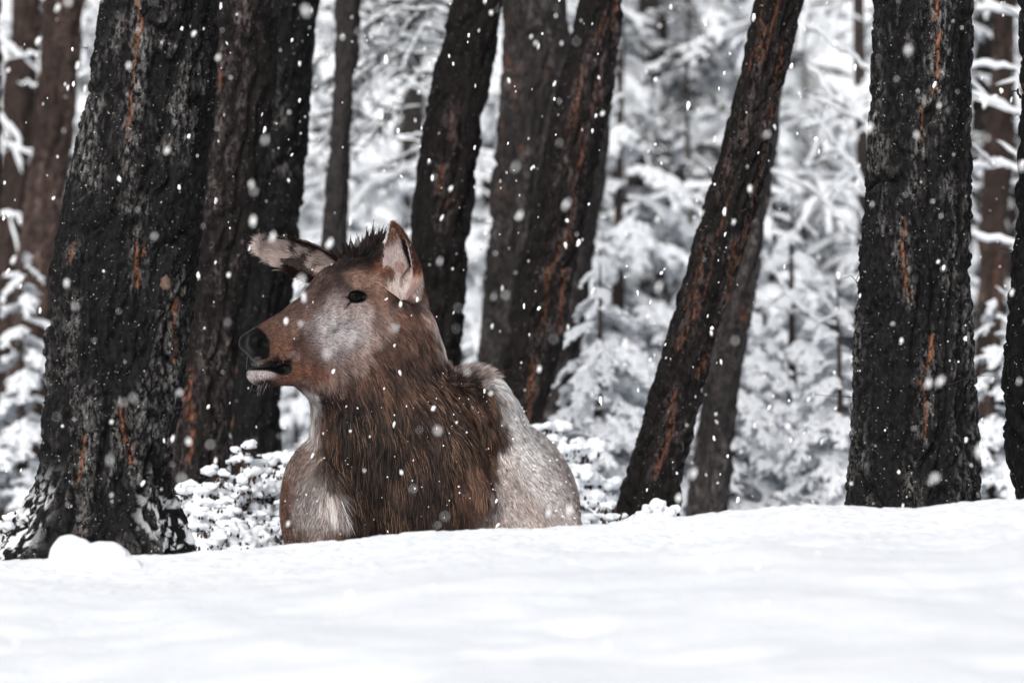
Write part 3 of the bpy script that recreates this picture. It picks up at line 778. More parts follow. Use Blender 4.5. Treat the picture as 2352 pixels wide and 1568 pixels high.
# ears: cupped shells
def ear(base, tip, opening, W, phi0, phi1, seed, bulge=0.0, n=34, mcols=36):
    sharp = W > 51
    base, tip, opening = map(lambda x: np.array(x, float), (base, tip, opening))
    A = tip-base; Ln = np.linalg.norm(A); A /= Ln
    O_ = opening-A*opening.dot(A); O_ /= np.linalg.norm(O_); Sd = np.cross(A, O_)
    t = np.linspace(0, 1, n); w = np.linspace(-1, 1, mcols)
    T, Wd = np.meshgrid(t, w, indexing='ij')
    hw = W*((np.sin(np.pi*(.12+.86*T**.82))**.72) if sharp else (np.sin(np.pi*(.09+.83*T))**.72))*(1-.10*T)*(.22+.78*sstep(-.05, .24, T))
    hw = np.where(T > .93, hw*np.sqrt(np.clip((1.0-T)/.07, 0, 1)*.88+.12), hw)
    ph = phi0+(phi1-phi0)*T**.8
    R = hw/np.sin(np.minimum(ph, math.pi/2))
    an = Wd*ph
    side = R*np.sin(an); dep = -R*np.cos(an)+R*np.cos(ph)*.3
    P = base+A*(T*Ln)[..., None]+Sd*side[..., None]+O_*(dep+bulge*np.sin(T*math.pi))[..., None]
    # normals towards the opening side
    du = np.gradient(P, axis=0); dw = np.gradient(P, axis=1); N = np.cross(dw, du); N /= np.linalg.norm(N, axis=-1, keepdims=True)+1e-9
    C = base+A*(T*Ln)[..., None]
    s = np.sign(((C+O_*20-P)*N).sum(-1)).mean(); N = N*(1 if s > 0 else -1)
    th = 3.2*(1-.6*np.abs(Wd)**3)
    Pi, Po = P+N*th[..., None]*.5, P-N*th[..., None]*.5
    return P, Pi, Po, N, T, Wd, A, O_, Sd
ears = []
for nm, args in (('near', ((928, 688, -22), (903, 518, -22), (-.74, .10, -.68), 55, 2.0, 1.05, 3, 8)), ('far', ((800, 640, 112), (594, 560, 70), (.0, .15, -1), 46, 1.7, .85, 5, 4))):
    P, Pi, Po, N, T, Wd, A, O_, Sd = ear(*args)
    n, mc = T.shape; k = n*mc
    V = np.concatenate([Pi.reshape(-1, 3), Po.reshape(-1, 3)])
    i = (np.arange(n-1)[:, None]*mc+np.arange(mc-1)[None]).ravel()
    F1 = np.stack([i, i+1, i+mc+1, i+mc], 1); F2 = F1[:, ::-1]+k
    rim = []
    edge = [r*mc for r in range(n)]+[(n-1)*mc+c for c in range(mc)]+[r*mc+mc-1 for r in range(n-1, -1, -1)]
    for x, y in zip(edge[:-1], edge[1:]):
        if x != y: rim.append((x, y, y+k, x+k))
    Tc, Wc = np.concatenate([T.ravel()]*2), np.concatenate([Wd.ravel()]*2); inner = np.arange(2*k) < k
    ears.append((nm, V, T, Wd, Pi, Po, N, A, O_, Sd))
    nse = fbm(V/14., 3, 301)
    if nm == 'near':
        ci = np.tile(sr(196, 178, 176), (2*k, 1)); dk = (sstep(-.26, -.12, Wc)*(1-sstep(.80, .92, Wc)))[:, None]*sstep(.12, .25, Tc)[:, None]
    else:
        ci = np.tile(sr(206, 188, 182), (2*k, 1)); dk = (sstep(.45, .6, nse)*.8*(Tc < .7))[:, None]
    ci = ci*(1-dk)+sr(28, 20, 18)*dk
    co = np.tile(sr(74, 52, 44), (2*k, 1)); lo = (1-sstep(.2, .34, Tc))[:, None]; co = co*(1-lo)+sr(214, 180, 168)*lo*(1 if nm == 'near' else .2)+sr(60, 40, 34)*lo*(0 if nm == 'near' else .8)
    cc = np.where(inner[:, None], ci, co)*.85
    mk('ear', toW(V)-EL, [F1, F2, np.array(rim)], M_SKIN, ELK, True, None, {'col': cc, 'bare': np.zeros(2*k)})

# eyes
def uvs(c, r, n=28, m=18):
    th = np.linspace(0, 2*math.pi, n, endpoint=False); ph = np.linspace(0, math.pi, m)
    P, Tt = np.meshgrid(ph, th, indexing='ij')
    v = np.stack([np.sin(P)*np.cos(Tt), np.sin(P)*np.sin(Tt), np.cos(P)], -1).reshape(-1, 3)*r+c
    i = np.arange(m-1)[:, None]*n; j = np.arange(n)[None]; jn = (j+1) % n
    return v, np.stack([i+j, i+n+j, i+n+jn, i+jn], -1).reshape(-1, 4)
m, t, b = mat('elk_eye'); b.inputs['Base Color'].default_value = (.004, .0035, .003, 1); b.inputs['Roughness'].default_value = .015
b.inputs['Specular IOR Level'].default_value = .16; M_EYE = m
for sgn in (1, -1):
    v, f = uvs(toW(Hp(113, 44*sgn, -42)), 25*S); mk('eye', v-EL, [f], M_EYE, ELK)

# ---- fur
FG = np.array([  # u, v, du, dv, length, lift
    (575, 790, .5, -.5, 3, .3), (600, 760, .8, -.5, 4, .2), (640, 730, .8, -.55, 5, .18), (690, 695, .75, -.6, 7, .2), (640, 790, .9, -.1, 5, .2), (640, 815, .9, .25, 5, .2),
    (700, 760, .9, -.1, 7, .16), (740, 700, .8, -.4, 8, .18), (700, 655, .6, -.8, 9, .3), (740, 620, .5, -.85, 15, .35), (780, 600, .15, -1, 30, .7), (820, 570, .15, -1, 42, .95), (860, 580, .5, -.85, 34, .8),
    (850, 610, .85, -.3, 22, .35), (780, 640, .7, -.6, 13, .25), (830, 650, .9, -.25, 9, .2), (820, 715, .9, .1, 7, .16), (870, 680, .8, .5, 10, .2), (900, 640, .6, .7, 14, .25), (775, 755, .95, .15, 8, .15),
    (700, 830, .9, .15, 9, .18), (690, 865, .9, .2, 12, .2), (610, 860, .4, .9, 4.5, .25), (640, 865, .6, .5, 5, .2), (590, 865, -.2, .9, 5, .35),
    (780, 830, .85, .4, 12, .2), (850, 760, .8, .6, 14, .2), (850, 820, .7, .75, 20, .22), (910, 740, .65, .8, 22, .25), (950, 720, .5, .9, 28, .35), (960, 800, .4, .9, 32, .4), (1000, 850, .6, .8, 34, .4),
    (720, 900, .1, 1, 22, .3), (722, 960, -.02, 1, 30, .25), (780, 890, .35, .9, 30, .25), (860, 880, .3, 1, 36, .25), (900, 950, .2, 1, 42, .22), (800, 970, .1, 1, 50, .22), (750, 1060, .05, 1, 58, .3), (780, 1140, .1, 1, 66, .35),
    (850, 1080, .05, 1, 62, .2), (950, 1080, .1, 1, 58, .2), (900, 1180, .02, 1, 66, .2), (1000, 1000, .35, .9, 44, .25), (1020, 920, .5, .85, 36, .3), (1060, 980, .3, .95, 38, .3), (1110, 920, .35, .9, 34, .35),
    (1130, 1000, .05, 1, 36, .35), (1060, 1080, .25, .95, 40, .3), (1110, 1130, -.1, 1, 38, .4), (1050, 1180, .1, 1, 44, .25), (1095, 868, .45, -.5, 30, .7), (1040, 862, .3, -.5, 26, .6), (1140, 880, .7, .2, 26, .5), (1130, 900, .6, .6, 28, .4),
    (1180, 960, .5, .85, 12.76, .22), (1200, 1050, .4, .9, 11.6, .18), (1260, 1100, .35, .95, 9.86, .16), (1310, 1180, .2, 1, 9.28, .18), (1150, 1120, .35, .9, 12.76, .2), (1200, 1180, .4, .9, 10.44, .15), (1110, 1210, .3, .9, 15.08, .25),
    (700, 1050, -.3, 1, 7.54, .2), (650, 1130, -.25, 1, 7.54, .2), (640, 1220, .1, 1, 7.54, .2), (740, 1120, -.1, 1, 8.12, .2), (720, 1200, -.2, 1, 8.12, .2), (770, 1220, .1, 1, 9.28, .2), (690, 1220, -.1, 1, 8.12, .2)], float)
rs = np.random.RandomState(7)
tri = np.concatenate([EQ[:, [0, 1, 2]], EQ[:, [0, 2, 3]]])
A_, B_, C_ = EP[tri[:, 0]], EP[tri[:, 1]], EP[tri[:, 2]]
cr = np.cross(B_-A_, C_-A_); ar = np.linalg.norm(cr, axis=1)*.5; nn = cr/(2*ar[:, None]+1e-12)
cen = (A_+B_+C_)/3
# face normals must look outwards
vn_acc = np.zeros_like(EP)
for j in range(3): 
    for q in range(3): vn_acc[:, q] += np.bincount(tri[:, j], cr[:, q], len(EP))
vn_acc /= np.linalg.norm(vn_acc, axis=1, keepdims=True)+1e-12
if (vn_acc[np.argmin(EP[:, 2])])[2] > 0: vn_acc = -vn_acc; nn = -nn
def ribbons(root, N, Dv, L, W, curl, col, seed, segs=3, upv=None):
    """root (n,3), N surface normal, Dv unit direction at the root, curl (n,3) bend added along the hair"""
    n = len(root); r = np.random.RandomState(seed)
    side = np.cross(Dv, N); side /= np.linalg.norm(side, axis=1, keepdims=True)+1e-9
    tw = r.uniform(-.8, .8, n)[:, None]
    side = side*np.cos(tw)+np.cross(Dv, side)*np.sin(tw)
    pts = []
    for i in range(segs+1):
        s = i/segs
        pts.append(root+Dv*(L*s)[:, None]+curl*(L*s*s)[:, None])
    V = []
    wf = [1, .9, .6] if segs == 3 else ([1, .7] if segs == 2 else [1])
    for i in range(segs): V += [pts[i]-side*(W*wf[i]*.5)[:, None], pts[i]+side*(W*wf[i]*.5)[:, None]]
    V.append(pts[segs]); per = 2*segs+1
    V = np.stack(V, 1)                                   # n, per, 3
    base = (np.arange(n)*per)[:, None]
    F4 = np.concatenate([base+np.array([2*i, 2*i+1, 2*i+3, 2*i+2])[None] for i in range(segs-1)]) if segs > 1 else np.zeros((0, 4), int)
    F3 = base+np.array([2*segs-2, 2*segs-1, 2*segs])[None]
    shade = np.linspace(.82, 1.12, segs)
    CC = np.concatenate([np.repeat(np.stack([col*s for s in shade], 1), 2, axis=1), (col*1.2)[:, None]], 1)
    return V.reshape(-1, 3), F4, F3, np.clip(CC.reshape(-1, 3), 0, .9)
def sample(w, n, seed):
    r = np.random.RandomState(seed)
    idx = r.choice(len(w), n, p=w/w.sum()); a, b_ = r.rand(n), r.rand(n); q = a+b_ > 1; a[q] = 1-a[q]; b_[q] = 1-b_[q]
    t0 = tri[idx]
    P = EP[t0[:, 0]]*(1-a-b_)[:, None]+EP[t0[:, 1]]*a[:, None]+EP[t0[:, 2]]*b_[:, None]
    Nn = vn_acc[t0[:, 0]]*(1-a-b_)[:, None]+vn_acc[t0[:, 1]]*a[:, None]+vn_acc[t0[:, 2]]*b_[:, None]
    return P, Nn/(np.linalg.norm(Nn, axis=1, keepdims=True)+1e-9)
def flow(P):
    w = 1/(((P[:, None, 0]-FG[None, :, 0])**2+(P[:, None, 1]-FG[None, :, 1])**2)**1.5+60)
    w /= w.sum(1, keepdims=True); return w@FG[:, 2:6]
def hair(P, N, seed, wscale=1.0, lscale=1.0):
    n = len(P); r = np.random.RandomState(seed)
    g = np.concatenate([flow(P[i:i+20000]) for i in range(0, n, 20000)])
    L = g[:, 2]*lscale; lift = g[:, 3]
    long = sstep(16, 34, L)
    # clumping: neighbouring hairs lean together
    c1 = np.stack([fbm(P/np.array([9, 30, 12]), 2, 400+i)-.5 for i in range(3)], 1)
    c2 = np.stack([fbm(P/np.array([22, 60, 30]), 2, 410+i)-.5 for i in range(3)], 1)
    Dv = np.stack([g[:, 0], g[:, 1], np.zeros(n)], 1); Dv /= np.linalg.norm(Dv, axis=1, keepdims=True)+1e-9
    Dv = Dv+c1*(.5+.5*long)[:, None]+c2*(.4+.5*long)[:, None]+r.normal(0, .10, (n, 3))
    Dv -= N*(Dv*N).sum(1, keepdims=True); Dv /= np.linalg.norm(Dv, axis=1, keepdims=True)+1e-9
    lf = np.clip(lift*1.0+r.normal(0, .07, n)+.25*c1[:, 0], .06, 2.5)
    D3 = Dv+N*lf[:, None]; D3 /= np.linalg.norm(D3, axis=1, keepdims=True)
    curl = -N*(lf*.35*np.where(lift > .5, .1, 1))[:, None]+np.array([0, .22, 0])*(long*np.where(lift > .5, -.1, 1))[:, None]
    L = L*r.uniform(.6, 1.2, n)
    col = coat(P)
    k = np.exp(r.normal(0, .30, n)*(1+.5*long)+(c1[:, 1]*1.8+c2[:, 2]*1.5)*(.5+1.1*long))
    col = col*k[:, None]
    # pale tipped and rusty guard hairs in the mane
    rust = (r.rand(n) < .18*long*sstep(640, 720, P[:, 1]))*1.0*(sstep(.42, .6, c2[:, 0]+.5)*.7+.3)
    col = col*(1-rust[:, None]*.75)+sr(146, 112, 90)*rust[:, None]*.75
    dkh = (r.rand(n) < .16*(1-long)); col[dkh] *= .3
    W = wscale*(1.05+.35*long+.15*sstep(10, 20, L)*(1-long))*r.uniform(.75, 1.25, n)
    return ribbons(P, N, D3, L, W, curl, col, seed+1), long
def emit(name, P, N, seed, material, **kw):
    b_ = bare(P); keep = b_ < .35
    P, N = P[keep], N[keep]
    (V, F4, F3, CC), lg = hair(P, N, seed, **kw)
    return mk(name, toW(V)-EL, [F4, F3], material, ELK, True, None, {'col': CC})
fc = -nn[:, 2]; vis = (cen[:, 1] < 1330)
mane_t = sstep(-12, 8, poly_sd(cen[:, 0], cen[:, 1], MANE))
headish = ((cen[:, 1] < 905) & (cen[:, 0] < 990)).astype(float)
wgt = ar*vis*np.where(fc > -.25, 1, .12)*np.where(cen[:, 2] > 520, .15, 1)
P, N = sample(wgt*np.maximum(headish, .0)*(1-mane_t)*1.0, 95000, 11); emit('face_fur', P, N, 21, M_FUR)
P, N = sample(wgt*(1-headish)*(1-mane_t), 100000, 12); emit('coat', P, N, 22, M_FUR, wscale=1.15)
P, N = sample(wgt*mane_t, 120000, 13); emit('mane', P, N, 23, M_MANEF)
# spiky crest between the ears, in little wet tufts
n = 2600; r = np.random.RandomState(5)
tuft = r.rand(85, 2)
cu = 772+tuft[:, 0]*118; cvh = tuft[:, 1]*50-28
idx = r.randint(0, 85, n)
roots = np.stack([Hp(*q) for q in np.stack([ (880-cu[idx])*.9-20+r.normal(0, 2.2, n), cvh[idx]+r.normal(0, 2.2, n), np.full(n, 18.)], 1)])
td = np.stack([r.normal(.12, .30, 85)+(cu-830)/170, -np.ones(85), r.normal(0, .3, 85)], 1)[idx]
tipc = roots.copy()
cent = np.zeros((85, 3)); cnt = np.bincount(idx, minlength=85)
for j in range(3): cent[:, j] = np.bincount(idx, roots[:, j], 85)/np.maximum(cnt, 1)
Dv = td/np.linalg.norm(td, axis=1, keepdims=True)
conv = (cent[idx]-roots)/38.
L = (r.uniform(30, 58, 85))[idx]*r.uniform(.75, 1.1, n)
V, F4, F3, CC = ribbons(roots, np.tile([0, 0, -1.], (n, 1)), Dv, L, np.full(n, 1.5), conv*.9, np.tile(sr(36, 27, 26), (n, 1))*np.exp(r.normal(0, .3, n))[:, None], 31)
mk('forelock', toW(V)-EL, [F4, F3], M_MANEF, ELK, True, None, {'col': CC})
# ear fur
for nm, V, T, Wd, Pi, Po, N, A, O_, Sd in ears:
    r = np.random.RandomState(8 if nm == 'near' else 9)
    def grid(n):
        a, b_ = r.rand(n)*(T.shape[0]-1.001), r.rand(n)*(T.shape[1]-1.001); i, j = a.astype(int), b_.astype(int); fa, fb = a-i, b_-j
        def s(X):
            X = X if X.ndim == 3 else X[..., None]
            return X[i, j]*((1-fa)*(1-fb))[:, None]+X[i+1, j]*(fa*(1-fb))[:, None]+X[i, j+1]*((1-fa)*fb)[:, None]+X[i+1, j+1]*(fa*fb)[:, None]
        return s
    s = grid(9000); p, nn_, tt, ww = s(Pi), s(N), s(T)[:, 0], s(Wd)[:, 0]
    sidev = Sd*np.sign(ww)[:, None]
    nz = fbm(p/13., 3, 305)
    if nm == 'near':
        D = A*.9+nn_*.35+sidev*.0+r.normal(0, .2, p.shape); Lh = r.uniform(7, 16, len(p))*(1+.9*(tt < .25))
        c = np.tile(sr(206, 190, 188), (len(p), 1)); dk = sstep(-.26, -.12, ww+.14*(nz-.5))*(1-sstep(.80, .92, ww))*sstep(.12, .24, tt); tip = sstep(.72, .86, tt+.1*np.abs(ww))
        c = c*(1-dk[:, None])+sr(26, 19, 18)*dk[:, None]; c = c*(1-tip[:, None])+sr(112, 78, 62)*tip[:, None]
        rst = sstep(.55, .65, nz)*(tt < .5)*.6; c = c*(1-rst[:, None])+sr(150, 92, 66)*rst[:, None]
        wht = (1-sstep(.15, .25, tt))[:, None]; c = c*(1-wht)+sr(224, 210, 206)*wht
    else:
        D = A*.75+nn_*.5+sidev*.25+r.normal(0, .15, p.shape); Lh = r.uniform(14, 30, len(p))
        c = np.tile(sr(220, 202, 196), (len(p), 1))
        dk = np.clip(sstep(.52, .60, nz+.10*np.exp(-((tt-.5)/.16)**2)-.12*(tt > .66)-.22*(tt < .32)), 0, 1)*(tt < .75)
        low = sstep(.25, .5, ww)*(tt < .62)*sstep(.1, .2, tt) if Sd[1] > 0 else sstep(.25, .5, -ww)*(tt < .62)
        dk = np.maximum(dk*.9, low); c = c*(1-dk[:, None])+sr(38, 25, 22)*dk[:, None]
        up = sstep(.72, .9, -ww if Sd[1] > 0 else ww); c = c*(1-up[:, None])+sr(44, 32, 30)*up[:, None]
    c = c*np.exp(r.normal(0, .14, len(p)))[:, None]
    D /= np.linalg.norm(D, axis=1, keepdims=True)
    V1, a4, a3, c1 = ribbons(p, nn_, D, Lh, np.full(len(p), 1.2), -nn_*.25, c, 41)
    s = grid(10000); p, nn_, tt, ww = s(Po), -s(N), s(T)[:, 0], s(Wd)[:, 0]
    D = A+nn_*.30+Sd*np.sign(ww)[:, None]*.35*(np.abs(ww) > .8)[:, None]+r.normal(0, .15, p.shape); D /= np.linalg.norm(D, axis=1, keepdims=True)
    c = np.tile(sr(82, 58, 50), (len(p), 1)); nz = fbm(p/18., 2, 309); c = c*(.6+.8*nz[:, None])
    if nm == 'near':
        lo = (1-sstep(.20, .33, tt+.06*(nz-.5)))[:, None]; c = c*(1-lo)+sr(226, 190, 176)*lo
        ob_ = (np.exp(-((tt-.30)/.05)**2)*.45)[:, None]; c = c*(1-ob_)+sr(160, 100, 68)*ob_
    else:
        c = c*.6
    c = c*np.exp(r.normal(0, .25, len(p)))[:, None]
    V2, b4, b3, c2 = ribbons(p, nn_, D, r.uniform(5, 11, len(p)), np.full(len(p), 1.2), -nn_*.2, c, 43)
    k = len(V1)
    mk('ear_fur', toW(np.vstack([V1, V2]))-EL, [np.vstack([a4, b4+k]), np.vstack([a3, b3+k])], M_FUR, ELK, True, None, {'col': np.vstack([c1, c2])})
# melting snow specks caught in the coat
P, N = sample(wgt*np.where(fc > 0, 1, 0)*(1.0-.8*headish+.6*(cen[:, 1] < 620)), 280, 91)
r = np.random.RandomState(92); P = P+N*r.uniform(3, 14, len(P))[:, None]
sz = .8+1.7*r.rand(len(P))**2.5
V = ICO1[0][None]*(1+.4*r.uniform(-1, 1, (len(P), len(ICO1[0]), 1)))*sz[:, None, None]*np.array([1, 1.2, 1])+P[:, None]
F = ICO1[1][None]+(np.arange(len(P))*len(ICO1[0]))[:, None, None]
mk('snow_specks', toW(V.reshape(-1, 3))-EL, [F.reshape(-1, 3)], M_FLAKE, ELK)['kind'] = 'stuff'
# whiskers
MBw = MB(); r = np.random.RandomState(3)
for q in range(30):
    ro = Hp(r.uniform(352, 412), r.uniform(-24, 27), -116+r.uniform(-6, 8)) if q < 26 else Hp(r.uniform(372, 400), r.uniform(-34, 36), r.uniform(-58, -48))
    d = np.array([-.35, .8, r.uniform(-.5, .4)])+r.normal(0, .25, 3); d /= np.linalg.norm(d); L = r.uniform(10, 26)
    s = np.linspace(0, 1, 5)[:, None]
    V, F = tube(toW(ro+d*L*s+np.array([0, 5., 0])*s*s)-EL, np.linspace(.00035, .00012, 5), 4); MBw.add(V, F[0]); 
m, t, b = mat('whisker'); b.inputs['Base Color'].default_value = (.5, .46, .44, 1)
MBw.build('whiskers', m, ELK)['kind'] = 'stuff'

# ------------------------------------------------------------------ snow-laden branches, bushes, conifers
def poly(P, n):
    P = np.asarray(P, float); s = np.linspace(0, len(P)-1, n)
    return np.stack([np.interp(s, np.arange(len(P)), P[:, i]) for i in range(3)], 1)
def needles(mb, P, dens, ln, wd, r, spread=1.0, mi=0):
    """blades around a polyline"""
    seg = np.linalg.norm(np.diff(P, axis=0), axis=1); L = seg.sum(); n = max(3, int(L*dens))
    t = r.rand(n)*(len(P)-1.001); i = t.astype(int); f = (t-i)[:, None]
    q = P[i]*(1-f)+P[i+1]*f; T = P[i+1]-P[i]; T /= np.linalg.norm(T, axis=1, keepdims=True)+1e-9
    d = T*.55+r.normal(0, .6*spread, (n, 3))+np.array([0, 0, -.15]); d /= np.linalg.norm(d, axis=1, keepdims=True)
    s = np.cross(d, r.normal(0, 1, (n, 3))); s /= np.linalg.norm(s, axis=1, keepdims=True)+1e-9
    l = ln*r.uniform(.6, 1.2, n)[:, None]; w = wd*.5
    V = np.stack([q-s*w, q+s*w, q+d*l*.6+s*w, q+d*l*.6-s*w], 1); V[:, 2:] += (d*l*.4)[:, None]
    mb.add(V.reshape(-1, 3), (np.arange(n)*4)[:, None]+np.arange(4)[None], mi)
def snowtube(mb, P, r0, r, seed, cover=.7, mi=1, n=6, lump=.6, step=.022):
    seg = np.linalg.norm(np.diff(P, axis=0), axis=1); L = seg.sum(); k = max(4, int(L/step))
    Q = poly(P, k); ns = vn(Q/.055+seed, seed); nb = vn(Q/.16+seed*3.1, seed+1)
    R = r0*(.35+lump*ns*1.9)*sstep(1-cover-.14, 1-cover+.10, nb)
    R = R*np.sqrt(np.clip(np.minimum(np.arange(k), k-1-np.arange(k))/2.+.05, 0, 1))
    if R.max() < .003: return
    R = np.maximum(R, .0015)
    Q = Q+np.stack([0*R, 0*R, R*.55+.002], 1)+r.normal(0, r0*.10, Q.shape)
    V, F = tube(Q, R, n, .8); mb.add(V, F[0], mi); mb.add(np.zeros((0, 3)), []) if False else None
    a = np.array(F[1]); 
    mb.f[3].append(a+mb.n-len(V)); mb.m[3].append(np.full(len(a), mi))
def branch_proto(seed, L=1.5, droop=.35, ndens=260, snow=.016, cover=.75, twigs=15, sub=True, nl=.045, up=.1):
    r = np.random.RandomState(seed); mb = MB()
    s = np.linspace(0, 1, 9); side = r.uniform(-.08, .08)
    M = np.stack([s*L, side*L*s*s, L*(up*s-droop*s*s)], 1); M += np.cumsum(r.normal(0, .012*L, M.shape), 0)*np.array([.3, 1, .6])
    V, F = tube(M, np.linspace(.014, .004, 9), 5); mb.add(V, F[0], 2)
    tw = []
    for i in range(twigs):
        t = .12+.86*(i+r.rand()*.6)/twigs
        for sg in (1, -1):
            if r.rand() < .12: continue
            p = np.array([np.interp(t, s, M[:, j]) for j in range(3)])
            ln = L*(.34*(1-t)**.8+.10)*r.uniform(.7, 1.25); a = math.radians(r.uniform(38, 68))*sg
            q = np.linspace(0, 1, 6); dr = r.uniform(.25, .7)
            tp = p+np.stack([q*ln*math.cos(a), q*ln*math.sin(a)*(1-.2*q), -ln*dr*q*q+r.normal(0, .006, 6)], 1)
            tw.append(tp)
            if sub and ln > .18:
                for b in range(int(ln/.11)):
                    tt = .25+.7*r.rand(); pp = np.array([np.interp(tt, q, tp[:, j]) for j in range(3)]); l2 = ln*r.uniform(.25, .45); a2 = a+math.radians(r.choice([-45, 45])+r.uniform(-12, 12))
                    tw.append(pp+np.stack([q*l2*math.cos(a2), q*l2*math.sin(a2), -l2*r.uniform(.1, .6)*q*q], 1))
    for k, tp in enumerate(tw):
        V, F = tube(tp, np.linspace(.004, .0018, len(tp)), 3); mb.add(V, F[0], 2)
        if ndens: needles(mb, tp, ndens, nl, .0045, r)
        snowtube(mb, tp, snow*r.uniform(.7, 1.3), r, seed*31+k, cover, 1, 5)
    if ndens: needles(mb, M[3:], ndens*.7, nl, .0045, r)
    snowtube(mb, M, snow*1.35, r, seed*17, min(.95, cover+.15), 1, 6)
    return mb.get()
def merge_into(mb, proto, pos, az, pitch, sc, roll=0):
    v, fs, ms = proto
    ca, sa = math.cos(az), math.sin(az); cp, sp = math.cos(pitch), math.sin(pitch)
    x, y, z = v[:, 0]*sc, v[:, 1]*sc, v[:, 2]*sc
    x, z = x*cp-z*sp, x*sp+z*cp
    X, Y = x*ca-y*sa, x*sa+y*ca
    n0 = mb.n
    mb.v.append(np.stack([X+pos[0], Y+pos[1], z+pos[2]], 1).astype(np.float32)); mb.n += len(v)
    o = 0
    for f in fs:
        k = f.shape[1]; mb.f[k].append(f+n0); mb.m[k].append(ms[o:o+len(f)]); o += len(f)
VEG = [M_NEEDLE, M_SNOW, M_TWIG]
DENSE = [branch_proto(101+i, 1.5, .62, 300, .052, .80, 10) for i in range(4)]
LACY = [branch_proto(121+i, 1.5, .30, 60, .016, .80, 9, nl=.035, up=.15) for i in range(3)]
DARK = [branch_proto(141+i, 1.5, .5, 420, .020, .45, 13) for i in range(3)]

def conifer_proto(seed, H, protos, n, Rmax, zlo=.1, rt=.045, lean=0):
    r = np.random.RandomState(seed); mb = MB()
    for i in range(n):
        t = (i+r.rand())/n; z = zlo+(H-zlo)*t**1.25
        sc = Rmax/1.5*(1-z/H*.92)**.8*r.uniform(.75, 1.15)
        merge_into(mb, protos[r.randint(len(protos))], (0, 0, z), i*2.399+r.uniform(-.4, .4), math.radians(r.uniform(-24, 12)), sc, r.uniform(-.3, .3))
    v, fs, ms = mb.get()
    crown = mk('crown', v, fs, VEG, None, True, ms)
    zz = np.linspace(-.3, H, 12); P = np.stack([.03*np.sin(zz*1.3+seed), .03*np.cos(zz+seed), zz], 1)
    V, F = tube(P, rt*(1-zz/H*.93).clip(.04, 1.1), 12)
    tr = mk('trunk', V, F, M_TRB)
    return crown, tr
M_TRB = flat_mat('spruce_bark', (.045, .035, .032), .85, .2, .6, 14)
PR = {}
for key, a in {'dense': (1, 4.8, DENSE, 38, 1.5), 'dense2': (2, 4.4, DENSE, 34, 1.35), 'dark': (3, 5.0, DARK, 34, 1.45), 'lacy': (4, 5.2, LACY, 30, 1.7), 'lacy2': (5, 5.0, LACY+DARK[:1], 28, 1.5), 'small': (6, 1.9, DENSE, 32, .8)}.items():
    PR[key] = conifer_proto(*a)
used = set()
def place_tree(key, u, D, rz, sc, label, group=None, zoff=0, name='spruce_tree'):
    x = (u-1176)*FOV*D/2352; z = float(G0(x, D))-.05+zoff
    cr_, tr_ = PR[key]
    e = empty(name, (x, D, z)); e.rotation_euler = (0, 0, rz); e.scale = (sc, sc, sc); tag(e, label, 'tree', group)
    for src in (cr_, tr_):
        o = src if (key, src.name) in () else src
        if key in used: o = src.copy(); COL.objects.link(o)
        o.parent = e
    used.add(key)
    return e
NEAR = 'snow-laden spruces behind the trunks'; FAR_ = 'distant snowy conifers'
trees = [
 ('dense', 1530, 26.5, .3, 1.0, 'big snow-heaped spruce between the streaked leaner and the long leaning trunk', NEAR),
 ('dense2', 1400, 31.0, 1.9, 1.05, 'snow-heaped spruce just right of the orange-streaked leaning trunks', NEAR),
 ('small', 1440, 22.5, 2.2, 1.05, 'low young spruce bowed with snow right of the elk flank', NEAR),
 ('dense', 1800, 28.0, 1.2, .95, 'snow-loaded spruce filling the gap left of the thick upright pine', NEAR),
 ('small', 1770, 23.5, .8, .95, 'low snow-buried young spruce between leaning trunk and thick upright pine', NEAR),
 ('lacy', 1990, 24.0, 2.4, .95, 'open-branched conifer whose drooping limbs frame the white sky gap at right', NEAR),
 ('lacy', 1050, 24.5, .9, 1.0, 'lacy-branched conifer over the gap between slender pine and black leaner', NEAR),
 ('lacy2', 620, 26.5, 2.9, 1.0, 'open conifer with thin snowy twigs behind the slender pine', NEAR),
 ('dark', 990, 34.0, 1.1, .7, 'shadowy dark-needled spruce above the elk poll', NEAR),
 ('dense2', 1130, 30.0, .2, 1.0, 'snowy spruce glimpsed in the slit between black leaner and brown-grey trunk', NEAR),
 ('lacy', 120, 26.0, 2.0, 1.0, 'bare-looking conifer with level snowy limbs at far left', NEAR),
 ('dark', 30, 32.0, .4, 1.0, 'dark spruce behind the far left trunks', NEAR),
 ('dense2', 2290, 31.0, 2.2, 1.05, 'snowy spruce in the narrow gap beside the right picture border', NEAR),
 ('dark', 2330, 25.5, 1.0, .85, 'dark-needled spruce behind the pinkish trunk at right', NEAR),
 ('dark', 1450, 34.0, 2.7, 1.1, 'dark-hearted spruce between the snow-heaped ones right of centre', NEAR),
 ('dark', 1700, 33.0, 4.0, 1.05, 'dark spruce peeping out right of the long leaning trunk top', NEAR),
 ('dark', 1840, 27.0, 5.2, .55, 'dark drooping spruce low in the gap left of the thick upright pine', NEAR),
 ('dark', 1430, 25.0, .9, .72, 'dark hollow-looking spruce just right of the orange-streaked leaner', NEAR),
 ('dark', 1590, 24.0, 2.2, .55, 'short dark spruce right against the long leaning trunk', NEAR),
 ('dense', 640, 33.0, 1.5, .9, 'snowy spruce hidden mostly behind the trunks left of the far ear', NEAR),
]
fars = [(1230, 42, 'dark', 1), (1450, 42, 'dark', 1.0), (1600, 45, 'dense', 1.0), (2160, 44, 'dense', 1.0), (2340, 46, 'dark', 1.0), (220, 45, 'dark', 1.0), (440, 42, 'dense2', 1.0), (1740, 48, 'dark', 1.0), (2520, 38, 'dense2', 1.)]
